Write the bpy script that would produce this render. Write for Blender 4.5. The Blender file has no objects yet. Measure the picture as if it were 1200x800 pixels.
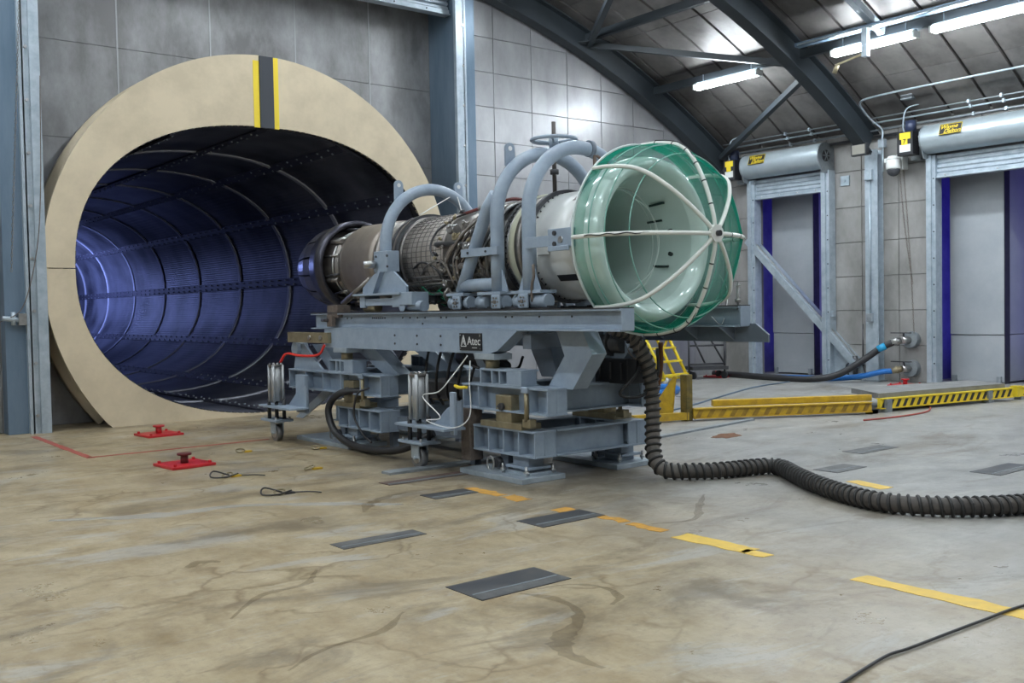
import bpy, math, random
from mathutils import Vector, Matrix, noise as mnoise
random.seed(7)
sc = bpy.context.scene
COL = sc.collection
PI = math.pi
R = math.radians

# ------------------------------------------------------------------ camera
cam_d = bpy.data.cameras.new('camera')
cam_d.sensor_width = 36.0
cam_d.lens = 35.0
cam_d.clip_end = 200
cam = bpy.data.objects.new('camera', cam_d)
COL.objects.link(cam)
yaw, pitch, roll = R(37.999), R(-1.900), R(-1.0973)
fw = Vector((math.sin(yaw) * math.cos(pitch), math.cos(yaw) * math.cos(pitch), math.sin(pitch)))
r0 = Vector((math.cos(yaw), -math.sin(yaw), 0))
u0 = r0.cross(fw)
rt = r0 * math.cos(roll) + u0 * math.sin(roll)
up = rt.cross(fw)
mw = Matrix((rt, up, -fw)).transposed().to_4x4()
mw.translation = Vector((0, 0, 1.6))
cam.matrix_world = mw
sc.camera = cam

# ------------------------------------------------------------------ world, exposure
w = bpy.data.worlds.new('world')
sc.world = w
w.use_nodes = True
w.node_tree.nodes['Background'].inputs[0].default_value = (0.5, 0.6, 0.8, 1)
w.node_tree.nodes['Background'].inputs[1].default_value = 0.05
sc.view_settings.view_transform = 'Standard'
sc.view_settings.look = 'None'
sc.view_settings.exposure = 0.45
sc.view_settings.gamma = 1.0
sc.cycles.max_bounces = 8
sc.cycles.diffuse_bounces = 4
sc.cycles.transparent_max_bounces = 16

LAMP_E = 75.0       # radiance of the ceiling strips' diffusers
BLUE_W = 130.0

def area(name, loc, rot, sx, sy, watts, col=(1, 1, 1), parent=None, spread=0):
    d = bpy.data.lights.new(name, 'AREA')
    d.shape = 'RECTANGLE'; d.size = sx; d.size_y = sy
    d.energy = watts; d.color = col
    if spread: d.spread = spread
    o = bpy.data.objects.new(name, d)
    o.location = loc; o.rotation_euler = rot
    COL.objects.link(o)
    if parent: o.parent = parent
    return o

# ------------------------------------------------------------------ materials
MATS = {}
def M(name, col, rough=0.5, metal=0.0, col2=None, scale=3.0, bump=0.0, bscale=40, amt=0.5, emit=0, alpha=1, rnd=0.0, coat=0, stretch=(1, 1, 1), detail=5):
    if name in MATS: return MATS[name]
    m = bpy.data.materials.new(name); m.use_nodes = True
    nt = m.node_tree; N = nt.nodes; L = nt.links
    b = N['Principled BSDF']
    b.inputs['Base Color'].default_value = (*col, 1)
    b.inputs['Roughness'].default_value = rough
    b.inputs['Metallic'].default_value = metal
    if coat: b.inputs['Coat Weight'].default_value = coat
    if emit:
        b.inputs['Emission Color'].default_value = (*col, 1)
        b.inputs['Emission Strength'].default_value = emit
    if alpha < 1: b.inputs['Alpha'].default_value = alpha
    if col2 or bump:
        g = N.new('ShaderNodeNewGeometry')
        mp = N.new('ShaderNodeMapping'); mp.inputs['Scale'].default_value = stretch
        L.new(g.outputs['Position'], mp.inputs['Vector'])
    if col2:
        t = N.new('ShaderNodeTexNoise'); t.inputs['Scale'].default_value = scale; t.inputs['Detail'].default_value = detail
        t.inputs['Roughness'].default_value = 0.65
        L.new(mp.outputs[0], t.inputs['Vector'])
        r = N.new('ShaderNodeMapRange'); r.inputs[1].default_value = 0.5 - amt * 0.35; r.inputs[2].default_value = 0.5 + amt * 0.35
        L.new(t.outputs[0], r.inputs[0])
        x = N.new('ShaderNodeMix'); x.data_type = 'RGBA'
        x.inputs[6].default_value = (*col, 1); x.inputs[7].default_value = (*col2, 1)
        L.new(r.outputs[0], x.inputs[0])
        out = x.outputs[2]
        if rnd:
            oi = N.new('ShaderNodeObjectInfo')
            mr = N.new('ShaderNodeMapRange'); mr.inputs[3].default_value = 1 - rnd; mr.inputs[4].default_value = 1 + rnd
            L.new(oi.outputs['Random'], mr.inputs[0])
            vm = N.new('ShaderNodeVectorMath'); vm.operation = 'SCALE'
            L.new(out, vm.inputs[0]); L.new(mr.outputs[0], vm.inputs['Scale'])
            out = vm.outputs[0]
        L.new(out, b.inputs['Base Color'])
        rr = N.new('ShaderNodeMapRange'); rr.inputs[3].default_value = max(0.05, rough - 0.1); rr.inputs[4].default_value = min(1, rough + 0.12)
        L.new(t.outputs[0], rr.inputs[0]); L.new(rr.outputs[0], b.inputs['Roughness'])
    if bump:
        t2 = N.new('ShaderNodeTexNoise'); t2.inputs['Scale'].default_value = bscale; t2.inputs['Detail'].default_value = 3
        L.new(mp.outputs[0], t2.inputs['Vector'])
        bp = N.new('ShaderNodeBump'); bp.inputs['Strength'].default_value = bump; bp.inputs['Distance'].default_value = 0.01
        L.new(t2.outputs[0], bp.inputs['Height']); L.new(bp.outputs[0], b.inputs['Normal'])
    MATS[name] = m
    return m

paint = M('machine_paint', (0.245, 0.305, 0.38), 0.36, 0, (0.30, 0.365, 0.44), 6, amt=0.38)
paint_d = M('machine_paint_dark', (0.11, 0.135, 0.17), 0.5, 0, (0.15, 0.18, 0.22), 4)
steel_rib = M('roof_steel', (0.022, 0.029, 0.034), 0.55, 0, (0.032, 0.041, 0.05), 2)
galv = M('galvanised', (0.32, 0.38, 0.43), 0.42, 0.4, (0.44, 0.50, 0.55), 6, amt=0.42)
galv_blue = M('galvanised_blue', (0.10, 0.155, 0.215), 0.4, 0.3, (0.16, 0.22, 0.29), 3, stretch=(1, 1, .2))
galv_d = M('galvanised_worn', (0.22, 0.25, 0.27), 0.5, 0.5, (0.34, 0.37, 0.39), 8)
cream = M('cream_paint', (0.62, 0.52, 0.365), 0.5, 0, (0.52, 0.435, 0.305), 1.8, amt=0.38)
black = M('black_rubber', (0.018, 0.018, 0.02), 0.45)
blackp = M('black_plastic', (0.02, 0.021, 0.024), 0.35)
dark = M('dark_steel', (0.045, 0.047, 0.052), 0.45, 0.5, (0.08, 0.08, 0.085), 9)
steelm = M('bright_steel', (0.55, 0.55, 0.54), 0.3, 1.0, (0.4, 0.39, 0.38), 14)
steelw = M('worn_steel', (0.32, 0.30, 0.28), 0.4, 0.9, (0.2, 0.185, 0.17), 10)
duct = M('duct_metal', (0.44, 0.40, 0.365), 0.5, 0.4, (0.31, 0.28, 0.25), 5, amt=0.38)
duct_t = M('duct_titanium', (0.40, 0.355, 0.31), 0.42, 0.75, (0.30, 0.26, 0.225), 3)
nozz = M('nozzle_metal', (0.055, 0.055, 0.07), 0.32, 0.8, (0.10, 0.10, 0.12), 6)
nozz2 = M('nozzle_petal', (0.11, 0.11, 0.14), 0.3, 0.85, (0.20, 0.20, 0.24), 6)
galvl = M('aluminium_dull', (0.42, 0.43, 0.43), 0.45, 0.5, (0.33, 0.34, 0.345), 9)
brass = M('chromate', (0.36, 0.31, 0.20), 0.45, 0.6, (0.25, 0.21, 0.13), 8)
whitep = M('white_enamel', (0.74, 0.75, 0.73), 0.3, 0, (0.62, 0.63, 0.61), 3)
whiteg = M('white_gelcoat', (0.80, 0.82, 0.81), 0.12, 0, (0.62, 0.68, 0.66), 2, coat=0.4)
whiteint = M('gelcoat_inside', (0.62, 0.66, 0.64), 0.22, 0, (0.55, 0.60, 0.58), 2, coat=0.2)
whitet = M('white_tube', (0.70, 0.71, 0.66), 0.4)
whitew = M('white_wire', (0.75, 0.76, 0.74), 0.5)
yellow = M('yellow_paint', (0.66, 0.42, 0.02), 0.45, 0, (0.42, 0.26, 0.03), 7, amt=0.5)
yellowc = M('yellow_clean', (0.80, 0.60, 0.03), 0.42)
yellowf = M('yellow_floor', (0.72, 0.48, 0.07), 0.6, 0, (0.62, 0.42, 0.10), 12)
orangef = M('orange_floor', (0.62, 0.30, 0.03), 0.55, 0, (0.42, 0.24, 0.06), 14)
red = M('red_paint', (0.55, 0.02, 0.025), 0.35, 0, (0.42, 0.02, 0.025), 12)
redf = M('red_floor', (0.42, 0.06, 0.05), 0.55, 0, (0.32, 0.10, 0.07), 9)
redh = M('red_hose', (0.60, 0.03, 0.02), 0.35)
blueh = M('blue_hose', (0.01, 0.13, 0.42), 0.35)
greenw = M('green_wire', (0.01, 0.22, 0.11), 0.5)
rust = M('rust', (0.20, 0.075, 0.02), 0.8, 0, (0.09, 0.04, 0.02), 20)
brown = M('tan_hose', (0.17, 0.135, 0.11), 0.6, 0, (0.09, 0.075, 0.065), 14)
hosem = M('hose_fabric', (0.085, 0.072, 0.06), 0.6, 0, (0.045, 0.04, 0.037), 9)
hosev = M('hose_fabric_light', (0.16, 0.14, 0.12), 0.6, 0, (0.09, 0.08, 0.07), 9)
joint = M('joint_dark', (0.16, 0.16, 0.16), 0.8)
caulk = M('caulk', (0.42, 0.43, 0.44), 0.6)
tube_e = M('lamp_tube', (0.86, 0.94, 1.0), 0.4, emit=LAMP_E)
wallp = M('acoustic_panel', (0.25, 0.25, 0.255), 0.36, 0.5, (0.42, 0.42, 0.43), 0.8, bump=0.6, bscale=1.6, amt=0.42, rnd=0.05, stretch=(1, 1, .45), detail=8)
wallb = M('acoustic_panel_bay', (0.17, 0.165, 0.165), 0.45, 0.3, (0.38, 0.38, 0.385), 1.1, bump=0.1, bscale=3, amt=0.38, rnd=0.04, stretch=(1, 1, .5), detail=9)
wallr = M('concrete_block', (0.19, 0.185, 0.175), 0.6, 0, (0.31, 0.30, 0.29), 1.3, bump=0.1, bscale=30, amt=0.38, rnd=0.05, stretch=(1, 1, .6), detail=9)
ceilp = M('ceiling_panel', (0.095, 0.088, 0.083), 0.42, 0.3, (0.21, 0.197, 0.187), 0.9, amt=0.38, rnd=0.06, detail=8)
baffle = M('baffle_panel', (0.33, 0.355, 0.38), 0.5, 0.1, (0.40, 0.42, 0.44), 1.5)
blue_lit = M('silencer_lit_blue', (0.15, 0.15, 0.45), 0.5, 0, (0.09, 0.09, 0.33), 3)  # blue light of the chambers put into the lining colour
lampglass = M('lamp_glass', (0.24, 0.23, 0.20), 0.15)

# floor concrete
def floor_mat():
    m = bpy.data.materials.new('floor_concrete'); m.use_nodes = True
    nt = m.node_tree; N = nt.nodes; L = nt.links; b = N['Principled BSDF']
    g = N.new('ShaderNodeNewGeometry')
    def noise(scale, detail=6, rough=.6, stretch=(1, 1, 1), dist=0, off=(0, 0, 0)):
        mp = N.new('ShaderNodeMapping'); mp.inputs['Scale'].default_value = stretch; mp.inputs['Location'].default_value = off
        L.new(g.outputs['Position'], mp.inputs[0])
        t = N.new('ShaderNodeTexNoise'); t.inputs['Scale'].default_value = scale; t.inputs['Detail'].default_value = detail
        t.inputs['Roughness'].default_value = rough; t.inputs['Distortion'].default_value = dist
        L.new(mp.outputs[0], t.inputs['Vector']); return t.outputs[0]
    def rng(s, a, c, lo=0, hi=1):
        r = N.new('ShaderNodeMapRange'); r.inputs[1].default_value = a; r.inputs[2].default_value = c
        r.inputs[3].default_value = lo; r.inputs[4].default_value = hi; L.new(s, r.inputs[0]); return r.outputs[0]
    def mix(f, A, B):
        x = N.new('ShaderNodeMix'); x.data_type = 'RGBA'
        if hasattr(f, 'type'): L.new(f, x.inputs[0])
        else: x.inputs[0].default_value = f
        for i, v in ((6, A), (7, B)):
            if isinstance(v, tuple): x.inputs[i].default_value = (*v, 1)
            else: L.new(v, x.inputs[i])
        return x.outputs[2]
    def mth(op, a, c=None):
        x = N.new('ShaderNodeMath'); x.operation = op; x.use_clamp = True
        for i, v in ((0, a), (1, c)):
            if v is None: continue
            if hasattr(v, 'type'): L.new(v, x.inputs[i])
            else: x.inputs[i].default_value = v
        return x.outputs[0]
    sep = N.new('ShaderNodeSeparateXYZ'); L.new(g.outputs['Position'], sep.inputs[0])
    # the long-worn rusty side of the slab lies to the left of the yellow line
    ad = N.new('ShaderNodeMath'); ad.operation = 'MULTIPLY_ADD'; L.new(sep.outputs[1], ad.inputs[0]); ad.inputs[1].default_value = -0.28; L.new(sep.outputs[0], ad.inputs[2])
    n1 = noise(0.55, 5)
    ad2 = N.new('ShaderNodeMath'); ad2.operation = 'MULTIPLY_ADD'; L.new(n1, ad2.inputs[0]); ad2.inputs[1].default_value = 4.5; L.new(ad.outputs[0], ad2.inputs[2])
    side = rng(ad2.outputs[0], 4.6, 8.6, 1, 0)
    grey = mix(rng(noise(2.3, 9, .72, (1, 1.6, 1)), .3, .7), (0.22, 0.217, 0.205), (0.37, 0.365, 0.345))
    tan = mix(rng(noise(1.7, 9, .75, (1.5, 1, 1)), .32, .68), (0.25, 0.18, 0.092), (0.45, 0.375, 0.245))
    col = mix(side, grey, tan)
    # pale worn patches and dark damp patches
    col = mix(mth('MULTIPLY', rng(noise(1.1, 8, .7, (.6, 1.8, 1), .6, (3, 1, 0)), .54, .62), .6), col, (0.37, 0.36, 0.33))
    col = mix(mth('MULTIPLY', rng(noise(.8, 8, .72, (.7, 1.5, 1), .8, (9, 4, 0)), .52, .62), .6), col, (0.13, 0.10, 0.065))
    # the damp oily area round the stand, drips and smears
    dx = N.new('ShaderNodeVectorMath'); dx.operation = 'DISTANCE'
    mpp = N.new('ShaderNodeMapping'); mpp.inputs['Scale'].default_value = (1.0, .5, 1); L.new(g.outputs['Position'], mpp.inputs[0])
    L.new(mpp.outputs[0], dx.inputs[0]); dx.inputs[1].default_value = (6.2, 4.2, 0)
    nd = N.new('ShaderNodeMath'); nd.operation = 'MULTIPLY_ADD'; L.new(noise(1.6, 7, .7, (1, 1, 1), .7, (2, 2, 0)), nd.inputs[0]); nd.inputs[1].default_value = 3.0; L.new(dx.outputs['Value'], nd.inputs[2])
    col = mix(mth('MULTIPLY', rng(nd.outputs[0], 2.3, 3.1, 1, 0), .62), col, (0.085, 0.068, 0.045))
    # speckle, pitting and fine smears
    col = mix(mth('MULTIPLY', rng(noise(14, 9, .8, (1, 1.5, 1)), .52, .70), .55), col, (0.13, 0.115, 0.09))
    col = mix(mth('MULTIPLY', rng(noise(5, 9, .8, (2.2, .7, 1), .4, (4, 8, 0)), .56, .68), .40), col, (0.16, 0.12, 0.075))
    col = mix(mth('MULTIPLY', rng(noise(3.1, 9, .8, (.5, 2.2, 1), .5, (6, 1, 0)), .57, .66), .45), col, (0.44, 0.42, 0.375))
    # hair cracks and drag scratches
    mp = N.new('ShaderNodeMapping'); mp.inputs['Scale'].default_value = (1.0, 1.4, 1)
    nv = N.new('ShaderNodeTexNoise'); nv.inputs['Scale'].default_value = 2.5; nv.inputs['Detail'].default_value = 4
    L.new(g.outputs['Position'], nv.inputs['Vector'])
    va = N.new('ShaderNodeVectorMath'); va.operation = 'MULTIPLY_ADD'; L.new(nv.outputs[1], va.inputs[0]); va.inputs[1].default_value = (.7, .7, 0); L.new(g.outputs['Position'], va.inputs[2])
    L.new(va.outputs[0], mp.inputs[0])
    vo = N.new('ShaderNodeTexVoronoi'); vo.feature = 'DISTANCE_TO_EDGE'; vo.inputs['Scale'].default_value = 1.3
    L.new(mp.outputs[0], vo.inputs['Vector'])
    crack = mth('MULTIPLY', rng(vo.outputs[0], .0, .045, 1, 0), rng(noise(.9, 4, .5, (1, 1, 1), 0, (5, 5, 0)), .45, .6))
    col = mix(mth('MULTIPLY', crack, mth('MULTIPLY', side, .75)), col, (0.15, 0.10, 0.045))
    sc_ = rng(noise(2.2, 10, .8, (3.5, .5, 1), .3, (1, 7, 0)), .60, .70)
    col = mix(mth('MULTIPLY', sc_, .35), col, (0.15, 0.14, 0.12))
    L.new(col, b.inputs['Base Color'])
    L.new(rng(noise(1.2, 7, .7), .35, .65, .27, .52), b.inputs['Roughness'])
    bp = N.new('ShaderNodeBump'); bp.inputs['Strength'].default_value = .12; bp.inputs['Distance'].default_value = .01
    L.new(noise(9, 8, .7), bp.inputs['Height']); L.new(bp.outputs[0], b.inputs['Normal'])
    return m
floor_m = floor_mat()

def corrugated(name, c1, c2, axis, freq, rough=.4, metal=.6, strength=.6):
    m = bpy.data.materials.new(name); m.use_nodes = True
    nt = m.node_tree; N = nt.nodes; L = nt.links; b = N['Principled BSDF']
    g = N.new('ShaderNodeNewGeometry')
    t = N.new('ShaderNodeTexNoise'); t.inputs['Scale'].default_value = .9; t.inputs['Detail'].default_value = 7
    L.new(g.outputs['Position'], t.inputs['Vector'])
    r = N.new('ShaderNodeMapRange'); r.inputs[1].default_value = .35; r.inputs[2].default_value = .65; L.new(t.outputs[0], r.inputs[0])
    x = N.new('ShaderNodeMix'); x.data_type = 'RGBA'; x.inputs[6].default_value = (*c1, 1); x.inputs[7].default_value = (*c2, 1)
    L.new(r.outputs[0], x.inputs[0]); L.new(x.outputs[2], b.inputs['Base Color'])
    wv = N.new('ShaderNodeTexWave'); wv.bands_direction = axis; wv.inputs['Scale'].default_value = freq
    L.new(g.outputs['Position'], wv.inputs['Vector'])
    bp = N.new('ShaderNodeBump'); bp.inputs['Strength'].default_value = strength; bp.inputs['Distance'].default_value = .02
    L.new(wv.outputs[0], bp.inputs['Height']); L.new(bp.outputs[0], b.inputs['Normal'])
    b.inputs['Roughness'].default_value = rough; b.inputs['Metallic'].default_value = metal
    return m
liner_m = corrugated('tunnel_liner', (0.05, 0.052, 0.066), (0.19, 0.195, 0.23), 'Z', 6.0, .42, .5, .16)

def net_mat():
    m = bpy.data.materials.new('green_netting'); m.use_nodes = True
    nt = m.node_tree; N = nt.nodes; L = nt.links
    for n in list(N): N.remove(n)
    out = N.new('ShaderNodeOutputMaterial')
    tr = N.new('ShaderNodeBsdfTransparent'); tr.inputs[0].default_value = (0.93, 1.0, 0.975, 1)
    df = N.new('ShaderNodeBsdfDiffuse'); df.inputs[0].default_value = (0.010, 0.20, 0.135, 1)
    tl = N.new('ShaderNodeBsdfTranslucent'); tl.inputs[0].default_value = (0.02, 0.28, 0.18, 1)
    a = N.new('ShaderNodeMixShader'); a.inputs[0].default_value = .35
    L.new(df.outputs[0], a.inputs[1]); L.new(tl.outputs[0], a.inputs[2])
    g = N.new('ShaderNodeNewGeometry')
    t = N.new('ShaderNodeTexNoise'); t.inputs['Scale'].default_value = 3.5; t.inputs['Detail'].default_value = 3
    L.new(g.outputs['Position'], t.inputs['Vector'])
    # real netting closes up when seen at a slant
    lw = N.new('ShaderNodeLayerWeight'); lw.inputs[0].default_value = .5
    pw = N.new('ShaderNodeMath'); pw.operation = 'POWER'; L.new(lw.outputs['Facing'], pw.inputs[0]); pw.inputs[1].default_value = 2.0
    s = N.new('ShaderNodeMath'); s.operation = 'MULTIPLY_ADD'; L.new(pw.outputs[0], s.inputs[0]); s.inputs[1].default_value = 1.15; s.inputs[2].default_value = -.03
    s2 = N.new('ShaderNodeMath'); s2.operation = 'MULTIPLY_ADD'; L.new(t.outputs[0], s2.inputs[0]); s2.inputs[1].default_value = .12; L.new(s.outputs[0], s2.inputs[2])
    mx = N.new('ShaderNodeMixShader'); L.new(s2.outputs[0], mx.inputs[0])
    L.new(tr.outputs[0], mx.inputs[1]); L.new(a.outputs[0], mx.inputs[2]); L.new(mx.outputs[0], out.inputs[0])
    return m
net_m = net_mat()

# ------------------------------------------------------------------ mesh builder
class MB:
    def __init__(s): s.v = []; s.f = []; s.sm = []
    def add(s, vs, fs, smooth=False):
        o = len(s.v); s.v += [tuple(x) for x in vs]; s.f += [tuple(i + o for i in f) for f in fs]; s.sm += [smooth] * len(fs); return s
    def box(s, x0, x1, y0, y1, z0, z1):
        if x0 > x1: x0, x1 = x1, x0
        if y0 > y1: y0, y1 = y1, y0
        if z0 > z1: z0, z1 = z1, z0
        return s.add([(x0, y0, z0), (x1, y0, z0), (x1, y1, z0), (x0, y1, z0), (x0, y0, z1), (x1, y0, z1), (x1, y1, z1), (x0, y1, z1)],
                     [(0, 3, 2, 1), (4, 5, 6, 7), (0, 1, 5, 4), (1, 2, 6, 5), (2, 3, 7, 6), (3, 0, 4, 7)])
    def bar(s, p0, p1, w_, h_, upv=(0, 0, 1)):
        p0 = Vector(p0); p1 = Vector(p1); d = (p1 - p0).normalized(); u = Vector(upv)
        if abs(d.dot(u)) > .98: u = Vector((1, 0, 0))
        a = d.cross(u).normalized(); b = a.cross(d).normalized()
        vs = []
        for p in (p0, p1):
            for i, j in ((-1, -1), (1, -1), (1, 1), (-1, 1)): vs.append(p + a * (i * w_ / 2) + b * (j * h_ / 2))
        return s.add(vs, [(0, 3, 2, 1), (4, 5, 6, 7), (0, 1, 5, 4), (1, 2, 6, 5), (2, 3, 7, 6), (3, 0, 4, 7)])
    def ibeam(s, p0, p1, w_, h_, t=.014, upv=(0, 0, 1)):
        p0 = Vector(p0); p1 = Vector(p1); d = (p1 - p0).normalized(); u = Vector(upv)
        a = d.cross(u).normalized(); b = a.cross(d).normalized()
        s.bar(p0 + b * (h_ / 2 - t / 2), p1 + b * (h_ / 2 - t / 2), w_, t, upv)
        s.bar(p0 - b * (h_ / 2 - t / 2), p1 - b * (h_ / 2 - t / 2), w_, t, upv)
        return s.bar(p0, p1, t, h_ - 2 * t, upv)
    def tube(s, pts, r, n=10, closed=False, caps=True, smooth=True):
        P = [Vector(p) for p in pts]; m = len(P)
        rr = r if isinstance(r, (list, tuple)) else [r] * m
        T = []
        for i in range(m):
            if closed: t = P[(i + 1) % m] - P[i - 1]
            else: t = P[min(i + 1, m - 1)] - P[max(i - 1, 0)]
            T.append(t.normalized() if t.length > 1e-9 else Vector((0, 0, 1)))
        nrm = T[0].orthogonal().normalized(); vs = []
        for i in range(m):
            nrm = (nrm - T[i] * nrm.dot(T[i])).normalized(); bn = T[i].cross(nrm)
            for k in range(n):
                a = 2 * PI * k / n; vs.append(P[i] + (nrm * math.cos(a) + bn * math.sin(a)) * rr[i])
        fs = []
        for i in range(m if closed else m - 1):
            j = (i + 1) % m
            for k in range(n):
                fs.append((i * n + k, i * n + (k + 1) % n, j * n + (k + 1) % n, j * n + k))
        s.add(vs, fs, smooth)
        if caps and not closed:
            o = len(s.v) - m * n
            s.f += [tuple(o + k for k in reversed(range(n))), tuple(o + (m - 1) * n + k for k in range(n))]; s.sm += [False, False]
        return s
    def cyl(s, p0, p1, r, n=14): return s.tube([p0, p1], r, n)
    def lathe(s, prof, c, axis='Y', n=48, a0=0, a1=360, smooth=True):
        """prof: list of (pos along axis, radius); c: centre (x,y,z); angles counted in XZ from +X for axis Y"""
        full = abs(a1 - a0) >= 360; cols = n if full else n + 1; vs = []
        for (h, r) in prof:
            for k in range(cols):
                a = R(a0 + (a1 - a0) * k / n); ca, sa = math.cos(a) * r, math.sin(a) * r
                if axis == 'Y': vs.append((c[0] + ca, h + c[1], c[2] + sa))
                elif axis == 'Z': vs.append((c[0] + ca, c[1] + sa, h + c[2]))
                else: vs.append((h + c[0], c[1] + ca, c[2] + sa))
        fs = []
        for i in range(len(prof) - 1):
            for k in range(n):
                k2 = (k + 1) % cols
                fs.append((i * cols + k, i * cols + k2, (i + 1) * cols + k2, (i + 1) * cols + k))
        return s.add(vs, fs, smooth)
    def prism(s, poly, axis, a, b):
        n = len(poly); vs = []
        for t in (a, b):
            for (p, q) in poly:
                vs.append({'X': (t, p, q), 'Y': (p, t, q), 'Z': (p, q, t)}[axis])
        return s.add(vs, [tuple(range(n)), tuple(reversed(range(n, 2 * n)))] + [(i, (i + 1) % n, n + (i + 1) % n, n + i) for i in range(n)])
    def ball(s, c, r, n=12, sq=(1, 1, 1)):
        vs = []; fs = []; m = n // 2
        for i in range(m + 1):
            t = PI * i / m
            for k in range(n):
                a = 2 * PI * k / n
                vs.append((c[0] + r * sq[0] * math.sin(t) * math.cos(a), c[1] + r * sq[1] * math.sin(t) * math.sin(a), c[2] + r * sq[2] * math.cos(t)))
        for i in range(m):
            for k in range(n): fs.append((i * n + k, (i + 1) * n + k, (i + 1) * n + (k + 1) % n, i * n + (k + 1) % n))
        return s.add(vs, fs, True)
    def build(s, name, mat, parent=None, bev=0, loc=None):
        org = Vector(parent['_o']) if parent and '_o' in parent else Vector(loc if loc else (0, 0, 0))
        me = bpy.data.meshes.new(name)
        me.from_pydata([tuple(Vector(v) - org) for v in s.v], [], s.f)
        me.polygons.foreach_set('use_smooth', s.sm)
        me.materials.append(mat)
        o = bpy.data.objects.new(name, me); COL.objects.link(o)
        if parent: o.parent = parent; o['_o'] = tuple(org)
        else: o.location = org; o['_o'] = tuple(org)
        if bev:
            b = o.modifiers.new('bevel', 'BEVEL'); b.width = bev; b.segments = 2; b.limit_method = 'ANGLE'
        return o

def thing(name, label, cat, loc, group=None):
    o = bpy.data.objects.new(name, None); o.empty_display_size = .1; COL.objects.link(o)
    o.location = loc; o['_o'] = tuple(loc)
    o['label'] = label; o['category'] = cat
    if group: o['group'] = group
    return o
def tag(o, label, cat, group=None):
    o['label'] = label; o['category'] = cat
    if group: o['group'] = group
    return o
def struct(o, label=None):
    o['kind'] = 'structure'
    if label: o['label'] = label
    return o
def snode(name, loc=(0, 0, 0)):
    o = bpy.data.objects.new(name, None); COL.objects.link(o); o.location = loc; o['_o'] = tuple(loc); o['kind'] = 'structure'; return o
def copy_tree(o, delta, label=None):
    d = Vector(delta); c = o.copy(); COL.objects.link(c); c.location = o.location + d
    if label: c['label'] = label
    for ch in list(o.children):
        k = ch.copy(); COL.objects.link(k); k.parent = c
        for g in list(ch.children):
            q = g.copy(); COL.objects.link(q); q.parent = k
    return c
def part_at(src, parent, delta):
    """a copy of a part, moved by delta under the same parent"""
    k = src.copy(); COL.objects.link(k); k.parent = parent; k.location = src.location + Vector(delta)
    for g in list(src.children):
        q = g.copy(); COL.objects.link(q); q.parent = k
    return k
def bez(pts, n=8):
    """smooth path through points (Catmull-Rom)"""
    P = [Vector(p) for p in pts]; out = []
    for i in range(len(P) - 1):
        a = P[i - 1] if i else P[0] * 2 - P[1]; b, c = P[i], P[i + 1]; d = P[i + 2] if i + 2 < len(P) else P[-1] * 2 - P[-2]
        for k in range(n):
            t = k / n
            out.append(.5 * ((2 * b) + (c - a) * t + (2 * a - 5 * b + 4 * c - d) * t * t + (3 * b - a - 3 * c + d) * t ** 3))
    out.append(P[-1]); return out
def text(name, s_, size, mat, parent, loc, right, upv, depth=.001, shear=0):
    cu = bpy.data.curves.new(name, 'FONT'); cu.body = s_; cu.size = size; cu.extrude = depth; cu.shear = shear
    cu.align_x = 'CENTER'; cu.align_y = 'CENTER'; cu.offset = size * .004
    t = bpy.data.objects.new(name, cu); COL.objects.link(t)
    dg = bpy.context.evaluated_depsgraph_get()
    me = bpy.data.meshes.new_from_object(t.evaluated_get(dg))
    bpy.data.objects.remove(t)
    me.materials.clear(); me.materials.append(mat)
    o = bpy.data.objects.new(name, me); COL.objects.link(o)
    r_ = Vector(right).normalized(); u_ = Vector(upv).normalized(); n_ = r_.cross(u_)
    mt = Matrix((r_, u_, n_)).transposed().to_4x4(); mt.translation = Vector(loc) - Vector(parent['_o'])
    o.parent = parent; o.matrix_local = mt; o['_o'] = parent['_o']
    return o

# ================================================================== SETTING
RX = 18.2            # right wall
BY = 15.2            # back wall (right of the big opening)
BAY = 15.8           # recessed bay wall behind the tunnel mouth
CX, CZ, CR = 7.0, -11.5, 20.0   # ceiling arc
floor = struct(MB().box(-4.4, 19.9, -8.2, 16.1, -.25, 0).build('floor', floor_m), 'stained concrete floor of the engine test cell')

def arcpt(X, Rr): return CZ + math.sqrt(max(0, Rr * Rr - (X - CX) ** 2))
# ceiling shell
m = MB(); N_ = 40; xs = [-4.4 + (19.2 + 4.4) * i / N_ for i in range(N_ + 1)]
vs = []
for yy in (-8.2, 16.1):
    for x in xs: vs.append((x, yy, arcpt(x, CR + .06)))
    for x in xs: vs.append((x, yy, arcpt(x, CR + .3)))
n1 = N_ + 1; fs = []
for i in range(N_):
    fs.append((i, i + 1, 2 * n1 + i + 1, 2 * n1 + i)); fs.append((n1 + i + 1, n1 + i, 3 * n1 + i, 3 * n1 + i + 1))
    fs.append((i + 1, i, n1 + i, n1 + i + 1)); fs.append((2 * n1 + i, 2 * n1 + i + 1, 3 * n1 + i + 1, 3 * n1 + i))
m.add(vs, fs)
ceiling = struct(m.build('ceiling', M('ceiling_backing', (0.05, 0.047, 0.045), .7)), 'curved ceiling of dull metal panels')
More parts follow.
